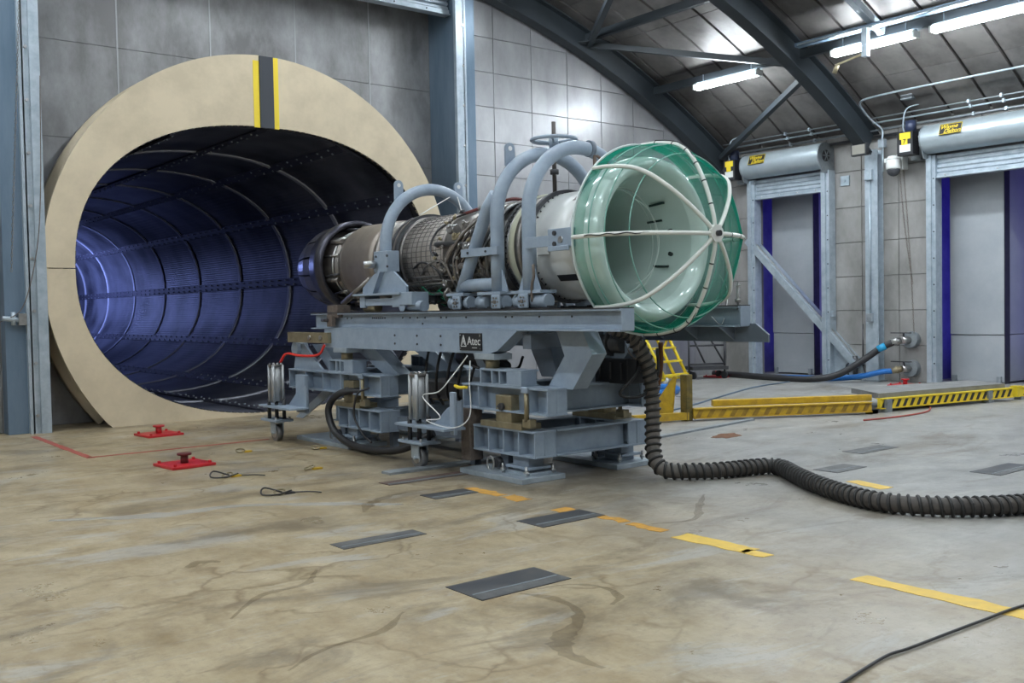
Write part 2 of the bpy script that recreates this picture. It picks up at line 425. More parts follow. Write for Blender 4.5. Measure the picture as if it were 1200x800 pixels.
# the panels one can tell apart
th0 = math.asin((18.25 - CX) / CR)
dth = 1.42 / CR
ks = list(range(0, 8))
for k in ks:
    t1 = th0 - k * dth; t0 = t1 - dth
    e = .007 / CR
    pr = []
    for t in (t0 + e, (t0 + t1) / 2, t1 - e): pr.append((CX + CR * math.sin(t), CZ + CR * math.cos(t)))
    for t in (t1 - e, (t0 + t1) / 2, t0 + e): pr.append((CX + (CR + .045) * math.sin(t), CZ + (CR + .045) * math.cos(t)))
    first = None
    for j in range(13):
        y0 = 14.84 - j * .735
        if first is None:
            first = MB().prism(pr, 'Y', y0 + .03, y0 + .735 - .03).build('panel', ceilp, ceiling)
        else: part_at(first, ceiling, (0, -.735 * j, 0))

# ribs, purlins, braces
def rib(yc):
    m = MB()
    def strip(ra, rb, ya, yb):
        n = 46; vs = []; fs = []
        for i in range(n + 1):
            t = -math.asin(11.2 / CR) + 2 * math.asin(11.2 / CR) * i / n
            for (rr_, yy) in ((ra, ya), (rb, ya), (rb, yb), (ra, yb)):
                vs.append((CX + rr_ * math.sin(t), yy, CZ + rr_ * math.cos(t)))
        for i in range(n):
            for k in range(4): fs.append((i * 4 + k, i * 4 + (k + 1) % 4, (i + 1) * 4 + (k + 1) % 4, (i + 1) * 4 + k))
        fs += [(3, 2, 1, 0), (n * 4, n * 4 + 1, n * 4 + 2, n * 4 + 3)]
        m.add(vs, fs)
    strip(19.36, 19.39, yc - .13, yc + .13); strip(19.39, 19.82, yc - .01, yc + .01); strip(19.82, 19.85, yc - .13, yc + .13)
    return m
for yc in (15.02, 11.3, 6.3, 2.6, -1.1, -4.8):
    o = struct(rib(yc).build('roof_rib', steel_rib), 'curved dark steel roof rib')
def arc3(X, Y, Rr): return Vector((X, Y, arcpt(X, Rr)))
for X in (9.8, 11.8, 13.8, 15.75, 4.2, .2, -1.7):
    struct(MB().bar(arc3(X, -7.8, 19.74), arc3(X, 15.1, 19.74), .11, .15).build('roof_purlin', steel_rib), 'dark steel purlin running along the ceiling')
for (a, b) in ((arc3(13.85, 14.95, 19.62), arc3(15.8, 11.4, 19.62)), (arc3(13.8, 14.95, 19.6), arc3(11.6, 11.35, 19.6)),
               (arc3(16.05, 11.35, 19.62), arc3(17.75, 14.9, 19.62)), (arc3(13.85, 6.4, 19.62), arc3(11.6, 11.2, 19.62)),
               ):
    struct(MB().bar(a, b, .11, .11).build('roof_brace', steel_rib), 'dark diagonal brace between roof ribs')
gu = MB()
gu.prism([(13.5, 14.95), (14.1, 14.95), (14.05, 14.6), (13.7, 14.5)], 'Z', arcpt(13.8, 19.62) - .02, arcpt(13.8, 19.62)).build('roof_gusset', steel_rib)['kind'] = 'structure'

# ---- back wall
wb = struct(MB().box(10.55, 19.9, BY + .03, BY + .5, 0, 8.6).box(-4.4, 2.95, BY + .03, BY + .5, 0, 8.6)
            .box(2.95, 10.55, BY + .03, BY + .5, 7.7, 8.6)
            .build('wall_back', M('joint_grey', (0.21, 0.21, 0.215), .6)), 'back wall of square grey sound panels')
xs = [10.62 + .93 * i - (0 if i else 0) for i in range(10)]
zs = [.22 + .65 * i for i in range(12)]; zs[0] = 0.0
cellm = {}
for i in range(9):
    for j in range(11):
        x0, x1 = xs[i], min(xs[i + 1], RX); z0, z1 = zs[j], zs[j + 1]
        if x1 - x0 < .1: continue
        if z0 > arcpt((x0 + x1) / 2, CR) : continue
        key = (round(x1 - x0, 2), round(z1 - z0, 2))
        if key not in cellm:
            o = MB().box(x0 + .006, x1 - .006, BY, BY + .04, z0 + .005, z1 - .005).build('panel', wallp, wb, bev=.003)
            cellm[key] = (o, x0, z0)
        else:
            s_, a_, b_ = cellm[key]; part_at(s_, wb, (x0 - a_, random.uniform(-.002, .003), z0 - b_))
xs = [-.9, .05, 1.0, 1.95, 2.9]
first = None
for i in range(4):
    for j in range(11):
        if first is None: first = MB().box(xs[0] + .009, xs[1] - .009, BY, BY + .045, zs[1] + .007, zs[2] - .007).build('panel', wallr, wb, bev=.006); fx, fz = xs[0], zs[1]
        else: part_at(first, wb, (xs[i] - fx, 0, zs[j] - fz + (0 if j else .0)))
# recessed bay wall
def holed(m, x0, x1, y0, y1, z0, z1, rr_=3.24):
    """box with the round tunnel opening left out, as narrow upright strips"""
    n = max(1, int((x1 - x0) / .06)); 
    for i in range(n):
        a = x0 + (x1 - x0) * i / n; b = x0 + (x1 - x0) * (i + 1) / n
        q = min(abs(a - 6.77), abs(b - 6.77)) if (a - 6.77) * (b - 6.77) > 0 else 0
        if q >= rr_: m.box(a, b, y0, y1, z0, z1); continue
        hh = math.sqrt(rr_ * rr_ - q * q); lo, hi = 2.25 - hh, 2.25 + hh
        if lo > z0: m.box(a, b, y0, y1, z0, min(lo, z1))
        if hi < z1: m.box(a, b, y0, y1, max(hi, z0), z1)
    return m
bay = struct(holed(MB(), 2.9, 10.7, BAY + .03, BAY + .2, 0, 7.8).box(2.9, 2.95, BY, BAY + .1, 0, 7.7).box(10.6, 10.7, BY, BAY + .1, 0, 7.7)
             .box(2.9, 10.7, BY, BAY, 7.45, 7.7).build('wall_bay', joint), 'recessed wall around the tunnel mouth')
bx = [2.95, 4.78, 6.25, 7.75, 9.2, 10.6]; bz = [0, 1.42, 2.85, 4.27, 5.7, 7.4]
def tunnel_hole(x, z): return ((abs(x - 6.77) / 3.2) ** 2 + (abs(z - 2.25) / 3.2) ** 2) < 1
for i in range(5):
    for j in range(5):
        cs = [(bx[i], bz[j]), (bx[i + 1], bz[j]), (bx[i], bz[j + 1]), (bx[i + 1], bz[j + 1])]
        if all(tunnel_hole(*c) for c in cs): continue
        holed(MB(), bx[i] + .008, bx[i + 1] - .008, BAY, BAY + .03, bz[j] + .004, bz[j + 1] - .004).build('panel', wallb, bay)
for x in bx[1:-1]:
    MB().box(x - .012, x + .012, BAY - .006, BAY + .01, 4.6, 7.4).build('seam_strip', caulk, bay)

# ---- right wall with two doorways
A0, A1, B0, B1, DT = 12.45, 14.2, 6.6, 10.0, 4.3
wr = MB()
for (y0, y1, z0, z1) in ((-8.2, B0, 0, 5.3), (B0, B1, DT, 5.3), (B1, A0, 0, 5.3), (A0, A1, DT, 5.3), (A1, 16.1, 0, 5.3)):
    wr.box(RX + .03, RX + .12, y0, y1, z0, z1)
wr = struct(wr.build('wall_right', joint), 'right wall of grey masonry panels with two roller doors')
zz = [0, .72, 1.42, 2.12, 2.82, 3.54, 4.28, 5.12]
def cols(y0, y1, n, zlist):
    w_ = (y1 - y0) / n
    for i in range(n):
        for j in range(len(zlist) - 1):
            MB().box(RX, RX + .045, y0 + w_ * i + .006, y0 + w_ * (i + 1) - .006, zlist[j] + .006, zlist[j + 1] - .006).build('panel', wallr, wr, bev=.005)
cols(A1, BY, 1, zz); cols(B1, A0, 3, zz); cols(A0, A1, 2, zz[-2:]); cols(B0, B1, 4, zz[-2:]); cols(5.0, B0, 2, zz)
struct(MB().box(-4.6, -4.2, -8.2, 16.1, 0, 5.3).build('wall_left', wallr), 'plain left wall')
struct(MB().box(-4.4, 19.9, -8.4, -8.0, 0, 8.8).build('wall_front', wallr), 'plain front wall')

# silencer chambers behind the doorways
def chamber(name, y0, y1, baffles, label):
    c = snode(name)
    c['label'] = label
    MB().box(20.6, 20.8, y0 - .6, y1 + .6, 0, 5).box(RX + .12, 20.8, y0 - .7, y0 - .5, 0, 5).box(RX + .12, 20.8, y1 + .5, y1 + .7, 0, 5).box(RX + .12, 20.8, y0 - .7, y1 + .7, 4.9, 5).box(19.85, 20.8, y0 - .7, y1 + .7, -.1, 0).build('lining', blue_lit, c)
    for (b0, b1) in baffles:
        MB().box(18.78, 20.4, b0, b1, 0.03, .92).box(18.76, 20.4, b0, b1, .93, 4.9).build('baffle', baffle, c, bev=.01)
        MB().box(18.77, 18.98, b0 - .006, b0, 0, 4.9).build('dark_edge', dark, c)  # dark strip down the front edge of the baffle side
        MB().box(18.72, 18.8, b0 + .05, b0 + .13, .0, .14).box(18.72, 18.8, b1 - .13, b1 - .05, 0, .14).build('foot_bracket', galv_d, c)
    return c
ca = chamber('silencer_chamber', A0, A1, ((13.2, 14.29), (14.75, 15.0)), 'silencer baffles behind the narrow doorway')
cb = chamber('silencer_chamber', B0, B1, ((9.02, 10.07), (7.15, 8.2), ), 'silencer baffles behind the wide doorway')
for (x, y, L_, w_) in ((19.3, 12.3, 1.4, 60), (19.6, 14.31, 1.2, 22), (19.6, 10.09, 1.2, 30), (19.6, 8.22, 1.2, 35)):
    area('chamber_lamp', (x, y, 2.3), (R(90), 0, 0), L_, 3.8, w_ * .13, (.24, .20, 1.0))
# roller doors
def roller(name, y0, y1, label, ply):
    t = thing(name, label, 'roller door', (18.1, (y0 + y1) / 2, 0))
    xc, zc, r = 17.9, 4.63, .27
    pr = [(y0 - .03, .0), (y0 - .03, r), (y1 + .03, r), (y1 + .03, 0)]
    MB().lathe([(y0, r), (y1, r)], (xc, 0, zc), 'Y', 32).build('barrel_hood', M('hood_metal', (0.36, 0.42, 0.45), .35, .45, (.42, .48, .51), 4), t)
    for yy in (y0, y1):
        poly = [(xc + r * 1.02 * math.cos(R(a)), zc + r * 1.02 * math.sin(R(a))) for a in range(60, 235, 12)] + [(xc - .12, 4.28), (18.19, 4.28), (18.19, zc + r * .9)]
        MB().prism(poly, 'Y', yy - .012, yy + .012).build('end_plate', galv_d, t, bev=.003)
        s = -1 if yy == y0 else 1
        e = MB().lathe([(s * .013, 0), (s * .013, .12), (s * .03, .12), (s * .03, 0)], (xc, yy, zc), 'Y', 20, smooth=False).build('bearing', dark, t)
        bm_ = MB()
        for k in range(6):
            a = R(60 * k); bm_.bar((xc, yy + s * .035, zc), (xc + .12 * math.cos(a), yy + s * .035, zc + .12 * math.sin(a)), .018, .01, (0, 1, 0))
        bm_.build('spoke', galv_d, t)
    # curtain slats
    for k in range(4):
        z1 = 4.33 - k * .085
        MB().prism([(18.03, z1), (18.03, z1 - .055), (18.05, z1 - .08), (18.075, z1 - .08), (18.075, z1)], 'Y', y0 + .12, y1 - .12).build('slat', galv, t)
    MB().box(18.0, 18.09, y0 + .12, y1 - .12, 3.9, 3.99).box(17.97, 18.02, y0 + .12, y1 - .12, 3.905, 3.93).build('bottom_bar', galv, t, bev=.004)
    for k in range(4):
        yy = y0 + .3 + (y1 - y0 - .6) * k / 3
        MB().cyl((17.985, yy, 3.955), (18.0, yy, 3.955), .016, 8).build('bolt', steelm, t)
    for (a, b) in ((y0 - .04, y0 + .13), (y1 - .13, y1 + .04)):
        MB().box(17.96, 18.19, a, b, 0, 4.34).box(17.92, 17.96, a + .07, b - .0, 0, 4.34).build('guide_rail', galv, t, bev=.004)
        for k in range(8):
            MB().cyl((17.95, a + .035, .4 + k * .5), (17.965, a + .035, .4 + k * .5), .014, 8).build('bolt', dark, t)
    # maker's plate
    ang = R(158)
    nx, nz = math.cos(ang), math.sin(ang)
    c = Vector((xc + (r + .003) * nx, ply, zc + (r + .003) * nz)); n = Vector((nx, 0, nz)); u = Vector((-nz * -1, 0, -nx * -1)); u = Vector((nz, 0, -nx))
    if u.z < 0: u = -u
    rgt = Vector((0, -1, 0))
    pl = MB().bar(c - rgt * .21, c + rgt * .21, .008, .22, tuple(u)).build('maker_plate', blackp, t)
    text('lettering', 'Wayne', .115, yellowc, t, c + n * .007 + u * .042 - rgt * .035, rgt, u, .002, .3)
    text('lettering', 'Dalton', .115, yellowc, t, c + n * .007 - u * .048 + rgt * .035, rgt, u, .002, .3)
    fr = MB()
    for s_ in (-1, 1):
        fr.bar(c + u * (s_ * .097) - rgt * .21 + n * .005, c + u * (s_ * .097) + rgt * .21 + n * .005, .006, .008, tuple(u))
        fr.bar(c + rgt * (s_ * .207) - u * .1 + n * .005, c + rgt * (s_ * .207) + u * .1 + n * .005, .006, .008, tuple(n))
    fr.build('plate_border', yellowc, t)
    return t
roller('roller_door', 12.28, 14.28, 'narrow steel roller door rolled up, between the green screened engine and the wall column', 13.83)
roller('roller_door', 6.5, 10.05, 'wide steel roller door rolled up, on the column side where two hoses meet the wall', 9.45)

def operator(y, lab, num):
    t = thing('door_operator', lab, 'door motor', (17.8, y, 4.45))
    MB().box(17.6, 17.85, y - .16, y + .16, 4.36, 4.8).build('control_case', blackp, t, bev=.01)
    MB().cyl((17.78, y - .02, 4.8), (17.78, y - .02, 5.02), .1, 16).build('motor', M('motor_blue', (.03, .04, .08), .4), t)
    MB().box(17.592, 17.598, y - .12, y + .1, 4.66, 4.78).build('sticker', yellowc, t)
    MB().box(17.592, 17.598, y - .12, y + .1, 4.42, 4.56).build('sticker', whitep, t)
    MB().box(17.591, 17.597, y - .06, y + .06, 4.55, 4.67).build('number_label', yellowc, t)
    if num: text('digit', num, .13, blackp, t, (17.588, y, 4.61), (0, -1, 0), (0, 0, 1))
    MB().cyl((17.85, y - .16, 4.55), (17.85, y - .3, 4.55), .035, 10).cyl((17.8, y - .16, 4.7), (17.8, y - .28, 4.7), .02, 8).build('drive_shaft', steelw, t)
    MB().tube(bez([(17.75, y + .08, 4.78), (17.72, y + .1, 4.95), (17.76, y + .05, 5.25), (17.85, y - .2, 5.33)], 6), .014, 8).build('conduit', galv, t)
    MB().box(18.0, 18.19, y - .1, y + .1, 4.3, 4.7).build('mounting_plate', galv_d, t)
    return t
operator(10.33, 'black door motor with yellow number label beside the wide roller door', '7')
operator(14.56, 'black door motor beside the narrow roller door, partly behind the green screen', '')

# wide rolling-door guides around the tunnel
def guide(x0, s, lab):
    """s=+1: opening lies to +x"""
    t = thing('door_guide', lab, 'door guide', (x0, 15.0, 0))
    MB().box(x0 - s * .02, x0 + s * .02, 14.86, BAY - .02, 0, 7.3).build('web_plate', galv_blue, t)
    MB().box(x0 - s * .42, x0 - s * .12, 14.93, BY, 0, 7.3).build('back_channel', galv_blue, t, bev=.005)
    MB().box(x0 - s * .16, x0 - s * .1, 14.84, 15.0, 0, 7.3).box(x0 - s * .12, x0 - s * .02, 14.84, 14.87, 0, 7.3).build('bolt_angle', galv, t)
    MB().box(x0 - s * .03, x0 + s * .1, 14.78, 14.86, 0, 7.3).build('front_flange', galv, t, bev=.004)
    first = None
    for k in range(11):
        z = .25 + k * .72
        if first is None: first = MB().cyl((x0 - s * .07, 14.8, z), (x0 - s * .07, 14.84, z), .022, 10).build('bolt', steelm, t); z0 = z
        else: part_at(first, t, (0, 0, z - z0))
    return t
guide(3.33, 1, 'tall blue-grey steel door guide left of the tunnel mouth')
guide(10.5, -1, 'tall blue-grey steel door guide right of the tunnel mouth')
t = thing('wide_roller_door', 'wide roller door rolled up above the tunnel mouth, only its bottom showing', 'roller door', (7, 15.1, 6.9))
for k in range(6):
    z = 7.02 + k * .085
    MB().prism([(15.08, z), (15.04, z + .02), (15.04, z + .06), (15.08, z + .08), (15.1, z + .08), (15.1, z)], 'X', 3.4, 10.42).build('slat', galv, t)
MB().box(3.4, 10.42, 15.0, 15.14, 6.92, 7.02).box(3.4, 10.42, 14.96, 15.0, 6.92, 6.945).build('bottom_bar', galv, t, bev=.004)
for k in range(10): MB().cyl((3.9 + k * .67, 14.985, 6.98), (3.9 + k * .67, 15.0, 6.98), .014, 8).build('bolt', dark, t)

# ================================================================== EXHAUST TUNNEL
TX, TZ, TA, TB, TN = 6.78, 2.28, 2.97, 2.25, 2.32
def sup(th, k=0.0):
    c, s = math.cos(th), math.sin(th); a, b = TA + k, TB + k
    q = (abs(c / a) ** TN + abs(s / b) ** TN) ** (-1 / TN)
    return TX + q * c, TZ + q * s
tun = thing('exhaust_tunnel', 'large round cream-rimmed exhaust tunnel with dark blue-lit ribbed inside', 'tunnel', (6.78, 14.8, 0))
OC, OR = (6.77, 2.25), 3.39
def outer(th, rr_):
    c, s = math.cos(th), math.sin(th)
    # ray from superellipse centre to circle
    dx, dz = TX - OC[0], TZ - OC[1]
    b_ = dx * c + dz * s; q = -b_ + math.sqrt(b_ * b_ - (dx * dx + dz * dz - rr_ * rr_))
    if s < 0: q = min(q, TZ / -s)
    return TX + q * c, TZ + q * s
def face_sector(t0, t1, n):
    m = MB(); vs = []
    for i in range(n + 1):
        th = t0 + (t1 - t0) * i / n
        a = sup(th); b = outer(th, OR)
        if (b[0] - TX) ** 2 + (b[1] - TZ) ** 2 < (a[0] - TX) ** 2 + (a[1] - TZ) ** 2: b = a
        vs += [(a[0], 14.8, a[1]), (b[0], 14.8, b[1]), (b[0], 14.86, b[1]), (a[0], 14.86, a[1])]
    fs = []
    for i in range(n):
        for k in range(4): fs.append((i * 4 + k, (i + 1) * 4 + k, (i + 1) * 4 + (k + 1) % 4, i * 4 + (k + 1) % 4))
    fs += [(0, 1, 2, 3), (n * 4 + 3, n * 4 + 2, n * 4 + 1, n * 4)]
    return m.add(vs, fs)
g_ = R(.12)
for (a, b) in ((-90, 0), (0, 88), (92, 180), (180, 270)):
    face_sector(R(a) + g_, R(b) - g_, 60).build('face_plate', cream, tun)
def hoop(rad, y0, y1, rin, mat, name):
    # ring cut off by the floor
    z = -OC[1]; a_cut = math.degrees(math.asin(max(-1, z / rad))) if rad > OC[1] else -90
    m = MB().lathe([(y0, rin), (y0, rad), (y1, rad), (y1, rin)], (OC[0], 0, OC[1]), 'Y', 90, a_cut, 180 - a_cut)
    return m.build(name, mat, tun)
hoop(3.38, 14.86, 14.9, 3.3, cream, 'outer_rim')
hoop(3.24, 14.88, 15.42, 3.1, M('cream_shade', (0.36, 0.30, 0.22), .6, 0, (.28, .23, .16), 3), 'drum')  # darker copy of the cream, shade of the recess in its colour
hoop(3.40, 15.38, 15.5, 3.2, cream, 'rear_rim')
hoop(3.36, 15.5, BAY, 3.2, cream, 'wall_collar')
MB().box(6.63, 6.86, 14.775, 14.8, 4.51, 5.63).build('guide_strip', M('strip_dark', (0.035, 0.04, 0.05), .45), tun)
MB().box(6.53, 6.625, 14.793, 14.8, 4.51, 5.55).build('warning_tape', yellowc, tun)
MB().box(6.862, 6.95, 14.793, 14.8, 4.51, 5.63).build('warning_tape', yellowc, tun)
# black serrated gasket along the mouth
m = MB()
for i in range(150):
    th = 2 * PI * i / 150; a = sup(th, -.006); b = sup(th + .021, -.006)
    m.bar((a[0], 14.84, a[1]), (b[0], 14.84, b[1]), .06, .012, (a[0] - TX, 0, a[1] - TZ))
m.build('mouth_gasket', black, tun)['kind'] = 'stuff'
# liner: outer shell, panels, hoops, battens
Ys = [15.1, 17.8, 20.5, 23.2, 25.9, 28.6, 31.3, 34.0, 36.7, 39.4]
m = MB(); n = 72; vs = []
for yy in (14.86, 39.6):
    for k in range(n):
        x, z = sup(2 * PI * k / n, .09); vs.append((x, yy, z))
m.add(vs, [(k, n + k, n + (k + 1) % n, (k + 1) % n) for k in range(n)])
m.build('shell', dark, tun)
MB().box(3, 10.6, 39.5, 39.7, -.4, 5.2).build('end_wall', liner_m, tun)
# equal arc-length stations
pts = [sup(2 * PI * k / 720) for k in range(721)]; L_ = [0]
for k in range(720): L_.append(L_[-1] + math.dist(pts[k], pts[k + 1]))
def th_at(f):
    f = f % 1.0 * L_[-1]
    for k in range(720):
        if L_[k + 1] >= f: return 2 * PI * (k + (f - L_[k]) / (L_[k + 1] - L_[k])) / 720
NP = 12
for q in range(NP):
    f0, f1 = (q + .004) / NP, (q + 1 - .004) / NP
    ths = [th_at(f0 + (f1 - f0) * i / 6) for i in range(7)]
    if ths[-1] < ths[0]: ths[-1] += 2 * PI
    first = None
    for j in range(9):
        if first is None:
            vs = []
            for yy in (Ys[0] + .01, Ys[1] - .01):
                for th in ths: x, z = sup(th, .02); vs.append((x, yy, z))
                for th in ths: x, z = sup(th, .06); vs.append((x, yy, z))
            fs = []
            for i in range(6):
                fs += [(i, i + 1, 14 + i + 1, 14 + i), (7 + i + 1, 7 + i, 21 + i, 21 + i + 1)]
                fs += [(i + 1, i, 7 + i, 7 + i + 1), (14 + i, 15 + i, 22 + i, 21 + i)]
            fs += [(0, 14, 21, 7), (6, 13, 27, 20)]
            first = MB().add(vs, fs, True).build('liner_panel', liner_m, tun)
            mod = first.modifiers.new('e', 'EDGE_SPLIT'); mod.split_angle = R(40)
        else: part_at(first, tun, (0, 2.7 * j, 0))
hm = M('hoop_metal', (0.42, 0.43, 0.48), .5, .2)
for j, yy in enumerate(Ys[1:]):
    vs = []; n = 72
    for (k_, y_) in ((.022, yy - .07), (-.004, yy - .06), (-.004, yy + .06), (.022, yy + .07)):
        for k in range(n): x, z = sup(2 * PI * k / n, k_); vs.append((x, y_, z))
    fs = [(i * n + k, i * n + (k + 1) % n, (i + 1) * n + (k + 1) % n, (i + 1) * n + k) for i in range(3) for k in range(n)]
    MB().add(vs, fs, False).build('hoop_band', hm, tun)
for q in range(NP):
    th = th_at(q / NP); x, z = sup(th, .0); x2, z2 = sup(th, 1)
    nv = Vector((x2 - x, 0, z2 - z)).normalized()
    m = MB().bar((x, 15.1, z), (x, 39.4, z), .17, .03, tuple(nv)); m.build('joint_batten', M('batten', (.07, .07, .09), .5, .5), tun)
m = MB()
for q in range(NP):
    th = th_at(q / NP); x, z = sup(th, -.02); x2, z2 = sup(th, 1); nv = Vector((x2 - x, 0, z2 - z)).normalized(); tg = Vector((-nv.z, 0, nv.x))
    for i in range(60):
        yy = 15.4 + i * .4
        for s in (-.05, .05):
            c = Vector((x, yy, z)) + tg * s; m.bar(c, c - nv * .02, .03, .03)
m.build('batten_bolts', galv_d, tun)['kind'] = 'stuff'
# blue working lamps deep in the tunnel, out of sight behind the left lip
for (loc, rot, w_) in (((4.2, 34.5, 3.3), (0, R(-93), 0), 2.4), ((6.8, 39, 3.5), (R(-95), 0, 0), .12)):
    lt = thing('tunnel_lamp', 'blue working lamp on the side of the tunnel' if loc[0] < 5 else 'blue working lamp at the far end of the tunnel', 'lamp', loc)
    area('blue_light', (0, 0, 0), rot, 1.4, .3, BLUE_W * w_, (.30, .40, 1.0), lt, R(95) if loc[0] < 5 else R(60))
    MB().box(loc[0] - .1, loc[0] + .02, loc[1] - .7, loc[1] + .7, loc[2] + .18, loc[2] + .24).build('housing', galv_d, lt)

# ================================================================== CEILING LIGHTS
def strip_light(x, y, label, show=True, drop=.0):
    z = arcpt(x, 19.5) - drop
    t = thing('ceiling_light', label, 'ceiling light', (x, y, z), 'fluorescent strips under the roof purlins')
    tx = -math.atan2(x - CX, CR) * .6
    MB().box(x - .05, x + .05, y - .78, y + .78, z + .045, z + .1).build('housing', galv, t, bev=.01)
    MB().prism([(x - .055, z + .045), (x - .10, z + .01), (x - .085, z - .025), (x - .03, z - .045), (x + .03, z - .045), (x + .085, z - .025), (x + .10, z + .01), (x + .055, z + .045)], 'Y', y - .76, y + .76).build('diffuser', tube_e, t)
    for s in (-.6, .6): MB().cyl((x, y + s, z + .1), (x, y + s, arcpt(x, 19.72)), .01, 6).build('hanger', galv, t)
    for s in (-1, 1): MB().box(x - .1, x + .1, y + s * .76, y + s * .80, z - .045, z + .06).build('end_cap', whitep, t)
    return t
for (y, lab) in ((12.93, 'lit fluorescent strip between the two dark roof ribs'), (9.72, 'lit fluorescent strip by the hanging post, middle of the row of three'), (7.86, 'lit fluorescent strip at the top right corner')):
    strip_light(15.6, y, lab)
for x in (11.8, 7.0, 2.2, -1.6):  # unseen rows of strips, added to light the hall
    for y in (12.9, 9.2, 5.5, 1.6, -2.4):
        if x == 15.6: continue
        strip_light(x, y, 'unseen lit fluorescent strip under the roof, added for its light')
for y in (4.4, 1.0, -2.4): strip_light(15.6, y, 'unseen lit fluorescent strip under the roof, added for its light')  # unseen strips of the right-hand row, also added for light

# ================================================================== ENGINE (axis along Y)
EX, EZ = 6.55, 2.2
EC = (EX, 0, EZ)
def eng(Y, deg, r):
    a = R(deg); return Vector((EX + r * math.cos(a), Y, EZ + r * math.sin(a)))
en = thing('jet_engine', 'jet engine with white front case, grid-patterned grey duct and dark nozzle in the cradle', 'jet engine', (EX, 9.5, EZ))
def ring(name, prof, mat, n=72, smooth=True, parent=None):
    return MB().lathe(prof, EC, 'Y', n, smooth=smooth).build(name, mat, parent or en)
fc = ring('front_case', [(6.72, .50), (6.72, .525), (7.40, .525), (7.40, .50)], whitep)
for (d, y0, y1) in ((128, 6.72, 6.98), (218, 6.8, 7.12)):
    m = MB(); 
    vs = [eng(y0, d - 4, .528), eng(y1, d - 4, .528), eng(y1, d + 4, .528), eng(y0, d + 4, .528)]
    MB().add(vs, [(0, 1, 2, 3)]).build('case_window', blackp if d > 200 else steelw, en)
m = MB()
for y in (7.36,):
    for k in range(48): m.cyl(eng(y, k * 7.5, .525), eng(y, k * 7.5, .537), .008, 6)
m.build('rivets', dark, en)['kind'] = 'stuff'
MB().bar(eng(7.12, 187, .53), eng(7.3, 187, .53), .07, .01, (-1, 0, -.1)).build('data_plate', whitew, en)
ring('front_flange', [(7.40, .50), (7.40, .56), (7.46, .56), (7.46, .52), (7.56, .50)], dark)
ring('bearing_band', [(7.56, .50), (7.56, .535), (7.64, .535), (7.64, .50)], steelw)
ring('seal_ring', [(7.66, .49), (7.66, .53), (7.70, .545), (7.74, .53), (7.76, .49)], M('seal_cream', (.58, .58, .44), .5))
ring('fan_duct', [(7.76, .49), (7.76, .52), (7.80, .52), (7.84, .50), (7.95, .50), (8.40, .485)], steelm)
m = MB()
for k in range(60): m.cyl(eng(7.78, k * 6, .53), eng(7.82, k * 6, .53), .011, 6)
m.build('flange_bolts', dark, en)['kind'] = 'stuff'
ring('mid_flange', [(7.80, .50), (7.80, .545), (7.815, .545), (7.815, .50)], dark)
ring('accessory_case', [(8.30, .47), (8.30, .49), (9.05, .475), (9.05, .46)], steelw)
bd = ring('bypass_duct', [(8.95, .46), (8.97, .485), (9.80, .475), (9.80, .45)], duct)
# raised grid of straps
m = MB()
for i in range(9):
    y = 8.99 + i * .099
    m.lathe([(y - .003, .48), (y - .003, .487), (y + .003, .487), (y + .003, .48)], EC, 'Y', 60, 20, 265, smooth=True)
for k in range(36):
    d = 22 + k * 6.9
    m.bar(eng(8.98, d, .484), eng(9.79, d, .478), .006, .007, tuple(eng(0, d, 1) - eng(0, 0, 0)))
m.build('strap_grid', M('strap', (.13, .12, .115), .5, .5), bd)
for (y, r_, w_) in ((9.82, .50, .02), (9.87, .53, .022), (9.93, .52, .018), (9.99, .525, .02), (10.06, .50, .02)):
    ring('flange_ring', [(y - w_, .46), (y - w_, r_), (y + w_, r_), (y + w_, .46)], steelw if r_ < .525 else dark)
m = MB()
for k in range(54): m.cyl(eng(9.85, k * 6.667, .505), eng(9.95, k * 6.667, .505), .012, 6)
m.build('flange_bolts', steelm, en)['kind'] = 'stuff'
ring('ribbed_duct', [(10.06, .47), (10.10, .485), (10.2, .48), (10.21, .495), (10.24, .495), (10.25, .48), (10.36, .48), (10.37, .495), (10.40, .495), (10.41, .48), (10.46, .48)], steelw)
ring('augmentor_duct', [(10.46, .47), (10.47, .505), (10.55, .50), (11.22, .505), (11.23, .47)], duct_t)
ring('support_band', [(11.23, .47), (11.24, .49), (11.30, .49), (11.31, .44), (11.40, .43), (11.42, .47), (11.47, .47), (11.48, .42)], steelw)
ring('inner_duct', [(11.46, .43), (11.95, .41)], duct)
ring('sync_ring', [(11.52, .43), (11.52, .46), (11.56, .46), (11.56, .43)], steelm)
for k in range(12):
    d = 15 + k * 30
    MB().tube([eng(11.34, d, .47), eng(11.66, d + 2, .50)], .017, 8).build('actuator_rod', steelm if k % 3 else dark, en)
    if k % 2 == 0: MB().cyl(eng(11.36, d + 8, .49), eng(11.62, d + 8, .505), .03, 10).build('actuator', steelw, en)
ring('nozzle_shroud', [(11.66, .52), (11.60, .555), (11.63, .595), (11.76, .595), (11.98, .56), (11.98, .48), (11.7, .50)], nozz)
NPT = 15
for k in range(NPT):
    d0 = k * 24 + 1.3; d1 = d0 + 21.4; vs = []; n = 4
    st = [(11.93, .565), (12.2, .54), (12.45, .475), (12.62, .41), (12.62, .39), (12.2, .48), (11.97, .48)]
    for (y, r_) in st:
        for i in range(n + 1): vs.append(eng(y, d0 + (d1 - d0) * i / n, r_))
    q = len(st); fs = []
    for i in range(q):
        for j in range(n): fs.append((i * (n + 1) + j, i * (n + 1) + j + 1, ((i + 1) % q) * (n + 1) + j + 1, ((i + 1) % q) * (n + 1) + j))
    fs += [tuple(i * (n + 1) for i in range(q)), tuple(i * (n + 1) + n for i in reversed(range(q)))]
    MB().add(vs, fs, False).build('nozzle_petal', nozz2, en)
